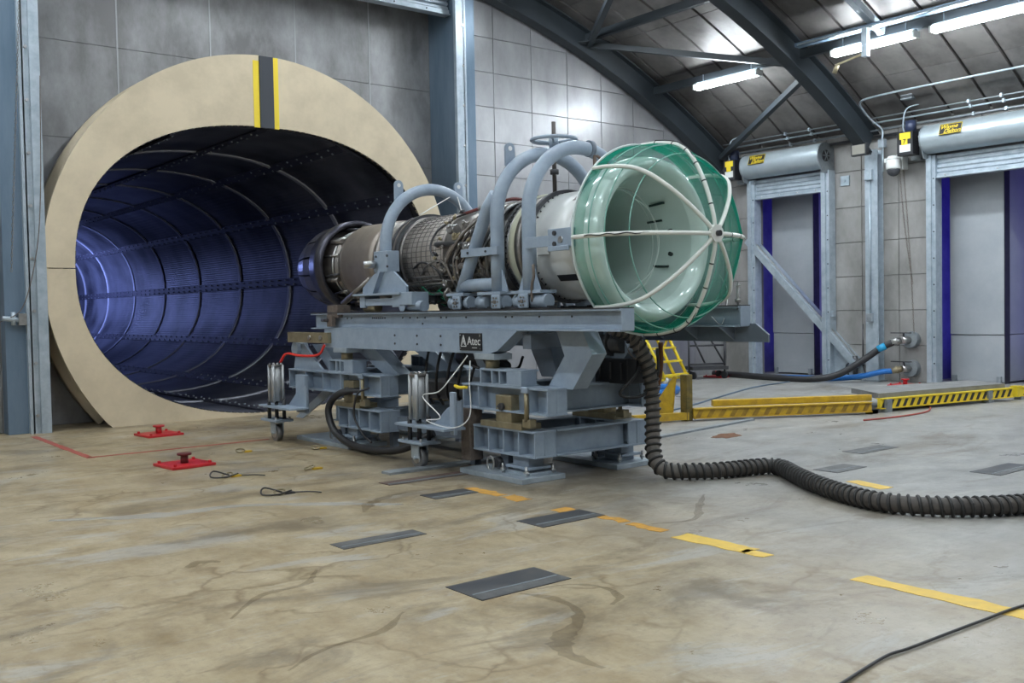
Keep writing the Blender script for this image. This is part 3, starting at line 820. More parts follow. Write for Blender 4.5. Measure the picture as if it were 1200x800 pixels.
ring('nozzle_inner', [(11.98, .46), (12.5, .40)], dark)
ring('turbine_disc', [(11.2, .0), (11.2, .42)], black, 32)
# fan seen through the inlet
ring('fan_hub', [(7.38, .0), (7.44, .06), (7.58, .14), (7.65, .15)], M('fan_hub', (.2, .21, .22), .4), 24)
for k in range(18):
    d = k * 20
    MB().add([eng(7.62, d, .14), eng(7.70, d + 9, .14), eng(7.72, d + 13, .485), eng(7.62, d + 3, .485), eng(7.63, d, .14), eng(7.71, d + 9, .14), eng(7.73, d + 13, .485), eng(7.63, d + 3, .485)],
             [(0, 1, 2, 3), (7, 6, 5, 4), (0, 4, 5, 1), (2, 6, 7, 3)]).build('fan_blade', dark, en)
# accessories and plumbing on the near side and underneath
def surf(Y, d, r_=.50): return eng(Y, d, r_)
rnd = random.Random(11)
def pipe(pts, r_, mat, name='pipe'):
    return MB().tube(bez([surf(*p) for p in pts], 5), r_, 8).build(name, mat, en)
pm = [steelw, steelm, dark, steelw, brown, steelw, black]
for i in range(26):       # rising harness that sweeps from lower left to the top beside the big arches
    o = i * .028
    pipe([(9.10 - o * .4, 212 + i * 1, .50), (8.85 - o, 185, .51 + rnd.random() * .05), (8.55 - o * .8, 158, .52 + rnd.random() * .05), (8.30 - o * .5, 130, .52 + rnd.random() * .03), (8.22 - o * .4, 100, .51)], rnd.choice([.005, .007, .009, .012, .016]), rnd.choice(pm))
for i in range(22):       # lines running along the engine under the belly
    d = 205 + i * 5; y0 = 8.0 + rnd.random() * .4; y1 = 8.9 + rnd.random() * 1.0
    a = .50 + rnd.random() * .09
    pipe([(y0, d, .50), (y0 + .12, d + 3, a), ((y0 + y1) / 2, d + rnd.uniform(-5, 5), a), (y1 - .1, d + 2, a), (y1, d, .48)], rnd.choice([.007, .01, .016, .024]), rnd.choice(pm))
for i in range(12):       # hoops
    y = 8.05 + rnd.random() * .9
    pipe([(y, 170, .49), (y + .02, 190, .54), (y + rnd.uniform(-.1, .1), 215, .56), (y + .05, 245, .57), (y, 268, .5)], rnd.choice([.008, .012, .018]), rnd.choice(pm))
pipe([(9.05, 168, .49), (9.0, 168, .53), (8.6, 170, .54), (8.45, 172, .53)], .027, dark, 'oil_tube')
pipe([(8.95, 222, .50), (9.0, 226, .62), (8.96, 240, .66), (8.75, 225, .60), (8.45, 222, .58)], .024, steelw)
pipe([(9.6, 196, .47), (9.3, 188, .53), (9.05, 196, .54), (8.98, 212, .55)], .012, black, 'cable')
pipe([(9.45, 205, .48), (9.2, 192, .54), (8.9, 188, .55), (8.85, 204, .53)], .012, steelw)
pipe([(9.0, 128, .49), (9.12, 150, .51), (9.16, 172, .51), (9.02, 190, .51)], .012, dark, 'duct_edge_seal')
pipe([(9.0, 128, .5), (8.7, 112, .51), (8.4, 104, .51)], .012, dark, 'duct_edge_seal')
pipe([(8.9, 120, .5), (8.5, 108, .53), (8.2, 100, .55), (8.0, 95, .5)], .018, M('red_tube', (.13, .03, .028), .5), 'tube')
for i in range(9):
    y = 8.75 + rnd.random() * .5; d = 222 + i * 6
    pipe([(y, d, .49), (y + .15, d + 4, .60), (y + .3, d - 5, .57), (y + .5, d + 6, .5)], .006, greenw, 'green_wire')
for (y, d, sx, sy, sz, mt) in ((8.75, 152, .10, .13, .1, steelm), (8.62, 162, .08, .12, .09, brass), (8.5, 150, .09, .08, .1, steelw), (8.4, 175, .08, .12, .12, steelm), (8.3, 160, .07, .1, .1, dark),
                               (8.92, 215, .10, .08, .08, steelm), (8.6, 232, .16, .22, .16, dark), (8.3, 240, .18, .25, .2, dark), (8.95, 245, .2, .3, .18, dark), (8.2, 205, .08, .12, .1, steelw), (9.35, 236, .12, .2, .12, dark),
                               (8.7, 262, .3, .5, .14, dark), (9.3, 262, .25, .4, .12, dark), (8.48, 196, .07, .2, .08, steelw)):
    c = surf(y, d, .54)
    m = MB().cyl(c - Vector((0, sy / 2, 0)), c + Vector((0, sy / 2, 0)), sx / 2, 12)
    m.box(c.x - sx * .6, c.x + sx * .2, c.y - sy * .3, c.y + sy * .3, c.z - sz * .4, c.z + sz * .4)
    m.cyl(c, c + (c - Vector((EX, c.y, EZ))).normalized() * sx * .8, sx * .28, 10)
    m.build('accessory', mt, en, bev=.004)
for i in range(60):
    c = surf(8.0 + rnd.random() * 1.05, 120 + rnd.random() * 130, .525 + rnd.random() * .04); a = Vector((rnd.uniform(-1, 1), rnd.uniform(-1, 1), rnd.uniform(-1, 1))).normalized() * .035
    MB().cyl(c - a, c + a, .012, 8).cyl(c - a * .4, c + a * .4, .019, 6).build('fitting', rnd.choice([steelm, steelw, brass, dark]), en)

# ---- bellmouth
bm_ = thing('inlet_bellmouth', 'glossy white bellmouth intake behind the green screen', 'engine inlet', (EX, 6.4, EZ))
MB().lathe([(6.72, .56), (6.66, .68), (6.58, .72), (6.47, .745), (6.36, .75), (6.28, .73), (6.24, .69), (6.25, .645), (6.29, .61), (6.36, .585)], EC, 'Y', 96).build('lip', whiteg, bm_)
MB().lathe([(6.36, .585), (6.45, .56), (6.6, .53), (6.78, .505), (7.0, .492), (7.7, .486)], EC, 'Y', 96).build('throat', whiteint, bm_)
MB().lathe([(6.78, .50), (6.76, .56), (6.70, .57)], EC, 'Y', 72).build('rear_flange', whitep, bm_)
MB().tube([eng(6.60, -80 + k * 7, .40) for k in range(24)], .004, 6).build('sensor_wire', whitew, bm_)
for (y, d) in ((6.74, 24), (6.66, -26), (6.62, 44)):
    p = eng(y, d, .50); MB().bar(eng(y - .11, d, .525), eng(y + .06, d, .50), .02, .02).build('probe', black, bm_)
for (y, d) in ((6.56, 12), (6.56, -12)):
    MB().cyl(eng(y, d, .56), eng(y, d, .51), .02, 12).build('pressure_port', black, bm_)

# ---- inlet screen (FOD cage)
sn = thing('inlet_screen', 'round cage of white tubes covered with green netting over the engine intake', 'inlet screen', (EX, 6.0, EZ))
CP = [(6.42, .855), (6.25, .85), (6.08, .825), (5.95, .785), (5.84, .70), (5.76, .59), (5.69, .46), (5.63, .30), (5.585, .14), (5.575, .05)]
def cage_path():
    P = bez([(p[0], p[1], 0) for p in CP], 4); return [(p.x, p.y) for p in P]
cp = cage_path()
for k in range(8):
    d = 45 * k
    rb_ = MB().tube([eng(y, d, r_) for (y, r_) in cp], .0195, 10).build('rib', whitet, sn)
    m = MB()
    for (i) in (4, 9, 14, 19, 24, 29):
        y, r_ = cp[i]; y2, r2 = cp[i + 1]; a = eng(y, d, r_); b = eng(y2, d, r2); u = (b - a).normalized()
        m.tube([a, a + u * .012], 0.021, 10)
    if k in (0, 2, 6): m.build('cable_tie', black, rb_)['kind'] = 'stuff'
    if k in (2, 4, 6):
        MB().tube([eng(y, d, r_ + .026) + Vector((.006 * math.sin(i * 1.3) if d != 180 else 0, 0, .006 * math.sin(i * 1.3) if d == 180 else 0)) for i, (y, r_) in enumerate(cp[4:])], .005, 6).build('cable', black, rb_)
hub = MB()
poly = [(EX + .075 * math.cos(R(22.5 + 45 * k)), EZ + .075 * math.sin(R(22.5 + 45 * k))) for k in range(8)]
hub.prism(poly, 'Y', 5.545, 5.575)
hub_o = hub.build('hub', whitet, sn, bev=.004)
MB().cyl((EX, 5.515, EZ), (EX, 5.545, EZ), .026, 10).build('hub_bolt', blackp, hub_o)
MB().tube([eng(6.42, k * 5, .857) for k in range(72)], .012, 8, closed=True).build('rim', M('rim_white', (.55, .62, .6), .4), sn)
for (y, r_) in ((6.24, .835), (6.07, .81), (5.88, .71)):
    MB().tube([eng(y, k * 5, r_) for k in range(72)], .006, 6, closed=True).build('hoop', M('hoop_teal', (.22, .42, .36), .4), sn)
for k in range(8):
    vs = []; n = 10
    for (y, r_) in cp:
        a = eng(y, 45 * k, r_ + .0); b = eng(y, 45 * k + 45, r_ + .0)
        for i in range(n + 1):
            t = i / n; c = a.lerp(b, t)
            # net stretched nearly flat between ribs, pushed out by the hoops at the rear
            arc = eng(y, 45 * k + 45 * t, r_); f = .75 if y > 6.2 else (.45 if y > 5.9 else .2)
            vs.append(c.lerp(arc, f))
    fs = [(i * (n + 1) + j, i * (n + 1) + j + 1, (i + 1) * (n + 1) + j + 1, (i + 1) * (n + 1) + j) for i in range(len(cp) - 1) for j in range(n)]
    MB().add(vs, fs, True).build('net_panel', net_m, sn)
nm2 = net_m.copy(); nm2.name = 'green_netting_doubled'
for n_ in nm2.node_tree.nodes:
    if n_.type == 'MATH' and n_.operation == 'MULTIPLY_ADD' and abs(n_.inputs[1].default_value - 1.15) < 1e-4: n_.inputs[2].default_value = .22
MB().lathe([(6.425, .848), (6.29, .845)], EC, 'Y', 72).build('net_hem', nm2, sn)
MB().tube(bez([eng(6.2, -22, .86), eng(6.15, -30, .98) , eng(6.1, -48, 1.05), eng(6.1, -52, .9)], 6), .003, 5).build('loose_string', whitew, sn)

# ================================================================== ENGINE CRADLE
NX, FX = 5.80, 7.30
cr = thing('engine_cradle', 'blue-grey steel cradle with two long rails and round tube arches holding the engine', 'engine cradle', (EX, 8.6, 1.4))
for X, s in ((NX, 1), (FX, -1)):
    ri = MB()
    ri.ibeam((X, 5.88, 1.487), (X, 11.42, 1.487), .16, .19, .016).build('rail', paint, cr, bev=.003)
    MB().box(X - .085, X + .085, 5.88, 11.42, 1.583, 1.592).build('wear_strip', dark, cr)
    poly = [(11.05, 1.39), (11.05, 1.17), (7.68, 1.17), (7.55, 1.2), (7.25, 1.385), (7.25, 1.39)]
    MB().prism(poly, 'X', X - .085, X + .07).build('lower_box', paint, cr, bev=.006)
    MB().box(X - .07, X + .07, 5.865, 5.88, 1.40, 1.575).build('end_plate', paint, cr)
# bolts in the near rail
for (y, z) in [(10.0 - i * .045, 1.52) for i in range(7)] + [(9.35, 1.52), (9.2, 1.52), (9.05, 1.52), (8.9, 1.52), (8.6, 1.52), (8.5, 1.52), (10.6, 1.52), (10.5, 1.52), (8.95, 1.455), (8.15, 1.52), (7.5, 1.52), (7.4, 1.52), (7.0, 1.52), (6.55, 1.52)] + \
              [(y, z) for y in (9.4, 8.95, 8.5) for z in (1.33, 1.24)]:
    xx = NX - .008 if z > 1.4 else NX - .085
    MB().cyl((xx - .008, y, z), (xx + .002, y, z), .012 if z < 1.4 else .010, 8).build('bolt', dark, cr)
# far rail outer gusset plate and stud
MB().prism([(5.80, 1.42), (5.66, 1.32), (5.66, 1.25), (7.4, 1.25), (7.4, 1.42)], 'X', FX + .06, FX + .085).build('gusset_plate', paint_d, cr)
for y in (6.05, 6.5, 6.95): MB().prism([(FX - .15, 1.39), (FX + .07, 1.39), (FX + .07, 1.26)], 'Y', y - .008, y + .008).build('gusset', paint_d, cr)
MB().cyl((FX, 5.95, 1.55), (FX, 5.95, 1.80), .012, 8).cyl((FX, 5.95, 1.62), (FX, 5.95, 1.65), .03, 6).cyl((FX, 5.95, 1.76), (FX, 5.95, 1.78), .028, 6).build('stud', steelm, cr)
for y in (7.2, 9.4, 11.1):
    MB().box(NX, FX, y - .06, y + .06, 1.22, 1.36).build('cross_member', paint_d, cr)
# V struts
def strut(poly, x0, x1): MB().prism(poly, 'X', x0, x1).build('strut', paint, cr, bev=.004)
for (x0, x1) in ((5.95, 6.13), (6.72, 6.90)):
    dy = 0 if x0 < 6.5 else .32
    strut([(y + dy, z) for (y, z) in ((6.95, 1.39), (6.60, 1.39), (6.48, 1.18), (6.74, .86), (7.08, .86), (6.84, 1.16))], x0, x1)
    strut([(8.28, 1.18), (7.95, 1.18), (7.86, .88), (8.10, .88)], x0, x1)
    strut([(10.78, 1.18), (10.30, 1.18), (9.72, .87), (10.05, .87)], x0, x1)
    strut([(11.85, 1.18), (11.55, 1.18), (11.15, .87), (11.42, .87)], x0, x1)
# pads under the lower box
for y in (7.74, 10.65):
    MB().box(NX - .1, NX + .12, y - .16, y + .16, 1.11, 1.17).build('pad', galv, cr, bev=.004)
    MB().cyl((NX, y, 1.02), (NX, y, 1.12), .07, 16).build('pad_post', brass, cr)
# arches
def arch(y, zc, rad, zfoot, lug=None):
    xl, xr = EX - rad, EX + rad
    pts = [(xl, y, zfoot), (xl, y, (zfoot + zc) / 2), (xl, y, zc)] + [(EX - rad * math.cos(R(a)), y, zc + rad * math.sin(R(a))) for a in range(6, 180, 6)] + [(xr, y, zc), (xr, y, (zfoot + zc) / 2), (xr, y, zfoot)]
    return MB().tube(pts, .068, 18).build('arch_tube', paint, cr)
def lug(par, x, y, z, h=.2):
    poly = [(x - .055, z), (x + .055, z), (x + .055, z + h)] + [(x + .055 * math.cos(R(a)), z + h + .055 * math.sin(R(a))) for a in range(15, 180, 15)] + [(x - .055, z + h)]
    MB().prism(poly, 'Y', y - .012, y + .012).build('lug', paint, par, bev=.003)
    MB().cyl((x, y - .014, z + h), (x, y + .014, z + h), .024, 14).build('lug_hole', whitep, par)
aA = arch(7.25, 2.49, .66, 1.76)
aB = arch(7.74, 2.49, .66, 1.76)
aC = arch(9.85, 2.36, .655, 2.25)
a = R(128)
lug(aB, EX - .66 * math.cos(R(48)), 7.80, 2.49 + .66 * math.sin(R(48)) + .03, .17)
lug(aC, EX - .655 * math.cos(R(48)), 9.90, 2.36 + .655 * math.sin(R(48)) + .02, .18)
lug(aC, EX + .655 * math.cos(R(52)), 9.90, 2.36 + .655 * math.sin(R(52)) + .02, .18)
MB().tube([(EX + .13 * math.cos(R(k)), 7.25 + .03 * math.sin(R(k * 2)), 3.15) for k in ()] or [(EX + .12, 7.25, 3.14 + .0), (EX + .121, 7.25, 3.14)], .075, 16).build('clamp', paint, aA)
# cross plate, diagonal and base tube of the middle arch
xl = EX - .66
MB().box(xl - .1, xl - .07, 7.62, 8.22, 2.12, 2.20).build('cross_plate', paint, cr, bev=.003)
for y in (8.1, 7.8): MB().cyl((xl - .11, y, 2.16), (xl - .1, y, 2.16), .012, 8).build('bolt', dark, cr)
MB().tube([(xl, 8.36, 1.78), (xl, 8.22, 2.02), (xl, 8.0, 2.4), (xl, 7.9, 2.58), (xl + .02, 7.78, 2.72)], .064, 16).build('diagonal_tube', paint, cr)
MB().tube([(xl, 8.3, 1.84), (xl, 7.76, 1.84)], .064, 16).build('base_tube', paint, cr)
MB().tube([(EX + .66, 8.36, 1.78), (EX + .66, 7.9, 2.58), (EX + .64, 7.78, 2.72)], .064, 16).build('diagonal_tube', paint, cr)
for X in (xl, EX + .66):
    for (y0, y1) in ((6.98, 7.42), (7.58, 7.96), (8.2, 8.5)):
        MB().box(X - .1, X + .1, y0, y1, 1.735, 1.765).build('foot_flange', paint, cr, bev=.004)
    for s in (-1, 1):
        for yc in (7.25, 7.74):
            MB().prism([(yc + s * .06, 1.765), (yc + s * .16, 1.765), (yc + s * .06, 2.0)] if s > 0 else [(yc - .16, 1.765), (yc - .06, 1.765), (yc - .06, 2.0)], 'X', X - .008, X + .008).build('web', paint, cr)
    for (ya, yb) in ((6.95, 7.18), (7.33, 7.42), (7.58, 7.68), (7.86, 8.02), (8.16, 8.22), (8.40, 8.5)):
        MB().cyl((X - .02, ya, 1.665), (X - .02, yb, 1.665), .066, 16).build('trunnion', paint, cr)
    for yc in (7.22, 7.64, 8.3):
        m = MB().box(X - .12, X - .09, yc - .07, yc + .07, 1.6, 1.735)
        m.build('trunnion_plate', paint, cr, bev=.012)
        st = MB().cyl((X - .135, yc, 1.665), (X - .12, yc, 1.665), .018, 10)
        for k in range(6): st.cyl((X - .13, yc + .042 * math.cos(R(60 * k)), 1.665 + .042 * math.sin(R(60 * k))), (X - .12, yc + .042 * math.cos(R(60 * k)), 1.665 + .042 * math.sin(R(60 * k))), .009, 6)
        st.build('bolt_circle', steelw, cr)
    MB().box(X - .05, X + .06, 6.93, 8.5, 1.592, 1.62).build('slide_base', dark, cr)
# link arm from the front arch to the intake
MB().bar((xl - .08, 7.2, 2.20), (xl - .08, 6.82, 2.20), .02, .10).build('link_arm', paint, cr, bev=.003)
MB().box(xl - .12, xl - .02, 6.52, 6.84, 2.13, 2.30).box(xl - .14, xl - .12, 6.54, 6.82, 2.10, 2.145).build('link_block', paint, cr, bev=.006)
for z in (2.26, 2.165): MB().cyl((xl - .135, 6.74, z), (xl - .115, 6.74, z), .022, 10).build('bolt', dark, cr)
MB().cyl((xl - .13, 6.66, 2.2), (xl - .115, 6.66, 2.2), .03, 12).build('pin', steelm, cr)
# brown hanging strap and pipe at arch A foot
MB().tube(bez([(xl - .08, 7.1, 2.0), (xl - .09, 7.08, 1.9), (xl - .1, 7.1, 1.8), (xl - .08, 7.12, 1.66)], 5), .014, 8).build('cable_bundle', brown, cr)
# handwheel jack on the middle arch
hx, hy = EX + .07, 7.72
MB().cyl((hx, hy, 2.66), (hx, hy, 3.48), .022, 12).build('jack_screw', M('screw_brown', (.09, .08, .075), .45, .6), cr)
wh = MB().tube([(hx + .225 * math.cos(R(k * 10)), hy + .225 * math.sin(R(k * 10)), 3.30) for k in range(36)], .020, 8, closed=True).build('handwheel', paint, cr)
m = MB().cyl((hx, hy, 3.2), (hx, hy, 3.34), .05, 14)
for k in range(4): m.tube([(hx, hy, 3.27), (hx + .225 * math.cos(R(45 + 90 * k)), hy + .225 * math.sin(R(45 + 90 * k)), 3.30)], .014, 8)
m.build('spoke', paint, wh)
MB().cyl((hx, hy, 2.95), (hx, hy, 3.0), .045, 8).cyl((hx, hy, 2.72), (hx, hy, 2.76), .045, 8).build('jack_nut', dark, cr)
# rope lashings by the clamp
MB().tube(bez([(EX + .16, 7.22, 3.1), (EX + .12, 7.15, 2.92), (EX + .2, 7.05, 2.7)], 5), .018, 7).tube(bez([(EX + .16, 7.22, 3.1), (EX + .28, 7.1, 2.96), (EX + .34, 6.95, 2.8)], 5), .014, 7).build('lashing', M('lashing_brown', (.14, .10, .08), .8), cr)
MB().tube([(EX + .10, 7.25, 3.15), (EX + .15, 7.25, 3.149)], .08, 18).build('pipe_clamp', paint_d, cr)
# rear mount under arch C
bl = MB().box(5.82, 5.98, 9.70, 10.0, 2.04, 2.28); bl.build('mount_block', paint, cr, bev=.008)
for (y, z) in ((9.7, 2.22), (9.7, 2.1), (9.94, 2.22)): MB().cyl((5.81, y, z), (5.825, y, z), .014, 8).build('bolt', dark, cr)
MB().cyl((5.80, 9.93, 2.13), (5.68, 9.99, 2.13), .042, 14).build('mount_pin', steelm, cr)
MB().prism([(9.35, 1.80), (9.35, 1.87), (9.62, 2.04), (10.0, 2.04), (10.30, 1.87), (10.30, 1.80)], 'X', 5.84, 5.87).prism([(9.98, 1.8), (10.02, 1.8), (9.85, 2.04), (9.81, 2.04)], 'X', 5.78, 5.84).build('mount_gusset', paint, cr, bev=.004)
MB().box(5.72, 5.98, 9.30, 10.34, 1.775, 1.80).build('mount_plate', paint, cr, bev=.004)
for (y0, y1) in ((9.34, 9.52), (10.12, 10.24)): MB().box(5.76, 5.96, y0, y1, 1.64, 1.775).build('mount_leg', paint, cr, bev=.004)
MB().box(5.77, 5.80, 9.5, 10.14, 1.66, 1.74).build('mount_bar', paint, cr, bev=.003)
MB().box(5.74, 5.96, 9.08, 9.34, 1.66, 1.80).build('mount_box', paint, cr, bev=.004)
MB().cyl((5.84, 8.98, 1.645), (5.84, 9.42, 1.645), .06, 16).build('trunnion', paint, cr)
MB().cyl((5.84, 9.95, 1.64), (5.84, 10.22, 1.64), .055, 12).build('trunnion', brass, cr)
MB().cyl((5.75, 9.3, 1.64), (5.765, 9.3, 1.64), .06, 10).build('trunnion_plate', paint, cr)
# rear engine link and clamp at the tail end of the rail
MB().tube([(5.95, 10.3, 1.98), (5.9, 10.9, 1.70)], .035, 12).build('tail_link', steelw, cr)
MB().tube([(6.0, 10.2, 1.95), (5.95, 10.75, 1.80), (6.1, 11.2, 1.74)], .02, 8).build('tail_link', dark, cr)
MB().box(5.72, 5.9, 10.72, 10.98, 1.53, 1.68).box(5.68, 5.74, 10.8, 10.92, 1.42, 1.56).build('tail_clamp', brown, cr, bev=.006)
MB().cyl((5.66, 10.86, 1.5), (5.66, 11.0, 1.5), .02, 8).build('tail_clamp_screw', dark, cr)
MB().box(5.66, 5.74, 10.88, 11.98, 1.22, 1.35).build('load_bar', brass, cr, bev=.006)
for y in (11.05, 11.35): MB().cyl((5.645, y, 1.285), (5.665, y, 1.285), .03, 12).build('bolt', steelm, cr)
# maker's sign
sg = MB().box(5.700, 5.712, 7.78, 8.15, 1.195, 1.365).build('nameplate', blackp, cr, bev=.002)
gsil = M('sign_silver', (.62, .63, .62), .4)
xx = 5.697
t_ = text('lettering', 'Atec', .115, gsil, cr, (xx, 7.90, 1.285), (0, -1, 0), (0, 0, 1), .0008)
text('lettering', "'", .09, gsil, cr, (xx, 7.802, 1.315), (0, -1, 0), (0, 0, 1), .0008)
m = MB()
for (q0, q1) in (((8.075, 1.345), (8.12, 1.235)), ((8.075, 1.345), (8.03, 1.235)), ((8.12, 1.235), (8.03, 1.235)), ((8.075, 1.30), (8.097, 1.25)), ((8.075, 1.30), (8.053, 1.25)), ((8.075, 1.345), (8.075, 1.30))):
    m.bar((xx, q0[0], q0[1]), (xx, q1[0], q1[1]), .008, .004, (1, 0, 0))
m.build('emblem', gsil, cr)
MB().bar((xx, 7.93, 1.222), (xx, 7.85, 1.222), .006, .002, (1, 0, 0)).build('emblem', gsil, cr)
for (y, z) in ((7.8, 1.215), (8.13, 1.215), (7.8, 1.345), (8.13, 1.345)): MB().cyl((5.695, y, z), (5.701, y, z), .006, 8).build('screw', steelm, cr)

# ================================================================== SUPPORT PEDESTALS
def caster_jack(t, x, y):
    """outrigger with a screw jack cylinder and a castor, at x, y"""
    for (dx, dy) in ((-.062, -.062), (.062, -.062), (.062, .062), (-.062, .062)):
        MB().cyl((x + dx, y + dy, .49), (x + dx, y + dy, .95), .018, 10).build('tie_rod', galvl, t)
    MB().cyl((x, y, .50), (x, y, .93), .064, 20).build('jack_cylinder', galvl, t)
    MB().box(x - .075, x + .075, y - .075, y + .075, .93, .955).build('jack_cap', steelw, t, bev=.006)
    for dx in (-.05, 0, .05): MB().cyl((x + dx, y - .05, .955), (x + dx, y - .05, .975), .014, 6).cyl((x + dx, y + .05, .955), (x + dx, y + .05, .975), .014, 6).build('cap_nut', steelm, t)
    for (dx, dy) in ((-.06, .12), (.06, -.12), (0, 0)): MB().cyl((x + dx, y + dy * .7, .27), (x + dx, y + dy * .7, .52), .024, 12).build('guide_post', black, t)
    MB().prism([(y + .26, .43), (y - .6, .43), (y - .6, .72), (y - .35, .62), (y - .12, .455), (y + .26, .455)], 'X', x + .11, x + .13).build('outrigger_web', paint, t)
    MB().box(x - .12, x + .14, y - .62, y + .28, .425, .45).build('outrigger_plate', paint, t, bev=.004)
    MB().box(x - .11, x + .13, y - .2, y + .24, .25, .28).build('lower_plate', paint, t, bev=.004)
    for (dx, dy) in ((-.08, .18), (.1, .18), (-.08, -.15), (.1, -.15)): MB().cyl((x + dx, y + dy, .24), (x + dx, y + dy, .31), .014, 6).build('bolt', steelm, t)
    c = MB().box(x - .06, x - .045, y - .07, y + .07, .10, .25).box(x + .045, x + .06, y - .07, y + .07, .10, .25).box(x - .06, x + .06, y - .08, y + .08, .225, .25).cyl((x - .07, y, .105), (x + .07, y, .105), .018, 10).build('castor', galv, t, bev=.004)
    MB().cyl((x - .035, y, .105), (x + .035, y, .105), .105, 24).build('wheel', M('castor_grey', (.16, .16, .165), .35, .5, (.25, .25, .25), 8), c)
    MB().cyl((x - .045, y, .105), (x + .045, y, .105), .06, 20).build('wheel_hub', steelm, c)
def xsill(t, z, x0, x1, y, h, w_=.16):
    return MB().ibeam((x0, y, z), (x1, y, z), w_, h, .018).build('cross_beam', paint, t, bev=.003)
def pedestal(name, label, yf0, yf1, ls0, ls1, us0, us1, yb, small, cast, yx):
    t = thing(name, label, 'stand support', (EX, (ls0 + ls1) / 2, 0))
    for X in (5.84, 7.03):
        # foot plate
        MB().box(X - .27, X + .25, yf0, yf1, 0, .05).build('foot_plate', galv, t, bev=.004)
        if X < EX: MB().box(X - .1, X + .22, yf0 + .1, yf0 + .45, .035, .075).build('grout_pad', galv, t, bev=.004)
        MB().box(X - .06, X + .12, yf0 + .16, yf0 + .40, .05, .225).build('pedestal_post', paint, t, bev=.005)
        MB().box(X - .1, X + .16, yf0 + .10, yf0 + .46, .10, .125).build('post_plate', paint, t, bev=.003)
        MB().box(X - .04, X + .10, yf0 + .5, yf0 + .62, .05, .22).build('pedestal_post', paint_d, t, bev=.005)
        for (dx, dy) in ((-.14, .1), (-.14, .45), (.18, .1), (.2, .45)):
            MB().cyl((X + dx, yf0 + dy, .035), (X + dx, yf0 + dy, .14), .014, 8).cyl((X + dx, yf0 + dy, .07), (X + dx, yf0 + dy, .095), .028, 6).build('levelling_bolt', steelm, t)
        if X < EX:
            # shackle
            MB().cyl((X - .1, yf0 + .62, .12), (X + .02, yf0 + .62, .12), .05, 14).build('shackle_pin', dark, t)
            MB().tube([(X - .13 + .0 * k, yf0 + .66 + .055 * math.sin(R(k * 30)), .11 + .07 * math.cos(R(k * 30))) for k in range(12)], .010, 8, closed=True).build('shackle', steelm, t)
        # lower sill
        MB().ibeam((X, ls0, .345), (X, ls1, .345), .26, .25, .02).build('lower_sill', paint, t, bev=.003)
        n = 5
        for k in range(n):
            y = ls0 + .012 + (ls1 - ls0 - .024) * k / (n - 1)
            for q in (-1, 1): MB().box(X + q * .013, X + q * .125, y - .008, y + .008, .24, .45).build('stiffener', paint, t)
        # load block
        MB().box(X - .14, X + .1, yb - .32, yb + .32, .47, .525).build('load_plate', brass, t, bev=.004)
        MB().box(X - .08, X + .08, yb - .12, yb + .12, .525, .66).box(X - .11, X + .0, yb - .13, yb + .11, .52, .78).build('load_cell', brass, t, bev=.008)
        MB().cyl((X - .14, yb, .67), (X - .1, yb, .67), .035, 12).cyl((X - .145, yb, .67), (X - .125, yb + .05, .67), .014, 8).build('load_cell_pin', dark, t)
        MB().box(X - .15, X - .07, yb - .46, yb - .34, .50, .58).build('clevis', brass, t, bev=.01)
        MB().box(X - .17, X - .15, yb - .45, yb - .35, .82, .88).build('clevis', paint, t, bev=.01)
        MB().cyl((X - .14, yb - .40, .56), (X - .14, yb - .40, .84), .022, 12).build('side_rod', brass, t)
        # upper sill
        MB().ibeam((X, us0, .745), (X, us1, .745), .24, .25, .02).build('upper_sill', paint, t, bev=.003)
        for k in range(6):
            y = us0 + .012 + (us1 - us0 - .024) * k / 5
            if abs(y - yb) < .16: continue
            for q in (-1, 1): MB().box(X + q * .011, X + q * .115, y - .008, y + .008, .64, .85).build('stiffener', paint, t)
        # small box on the sill
        MB().box(X - .12, X + .1, small[0], small[1], 1.005, 1.025).box(X - .12, X + .1, small[0], small[1], .87, .885).box(X + .05, X + .07, small[0], small[1], .885, 1.005).box(X - .118, X + .05, small[0], small[0] + .22, .885, 1.005).box(X - .12, X + .05, small[1] - .02, small[1], .885, 1.005).box(X - .12, X + .05, small[1] - .2, small[1] - .18, .885, 1.005).box(X - .12, X + .05, (small[0] + small[1]) / 2 - .0, (small[0] + small[1]) / 2 + .02, .885, 1.005).build('spacer_box', paint, t, bev=.002)
    for y in yx:
        xsill(t, .345, 5.98, 6.90, y, .25)
        xsill(t, .745, 5.97, 6.91, y, .25)
    caster_jack(t, *cast)
    return t
p1 = pedestal('stand_support', 'blue-grey support frame under the intake end of the cradle, with castor and grey foot plates', 7.02, 8.0, 7.0, 7.96, 6.82, 8.15, 7.50, (7.2, 7.84), (5.46, 8.55), (7.08, 7.8))
p2 = pedestal('stand_support', 'blue-grey support frame under the nozzle end of the cradle, nearer the tunnel mouth', 10.25, 11.6, 9.74, 10.75, 9.74, 12.1, 10.52, (10.38, 10.98), (5.32, 11.62), (10.0, 11.3))
# tan hanging cover and rear triangular bracket
MB().box(5.7, 5.86, 8.0, 8.16, .10, .62).build('tan_cover', brown, p1, bev=.01)
MB().prism([(11.3, .87), (12.1, .87), (12.0, 1.2), (11.8, 1.2)], 'X', 5.8, 5.83).build('bracket_web', paint, p2)
MB().cyl((5.74, 11.95, 1.13), (5.9, 11.95, 1.13), .09, 16).build('pulley', paint, p2)
MB().box(5.5, 5.56, 11.2, 11.45, .36, .83).build('outrigger_post', paint, p2, bev=.01)
MB().box(5.46, 5.50, 7.92, 8.0, .38, .80).build('outrigger_post', paint, p1, bev=.01)
MB().prism([(12.1, .2), (12.3, .2), (11.2, .75), (11.0, .7)], 'X', 5.9, 5.93).build('brace', paint, p2)

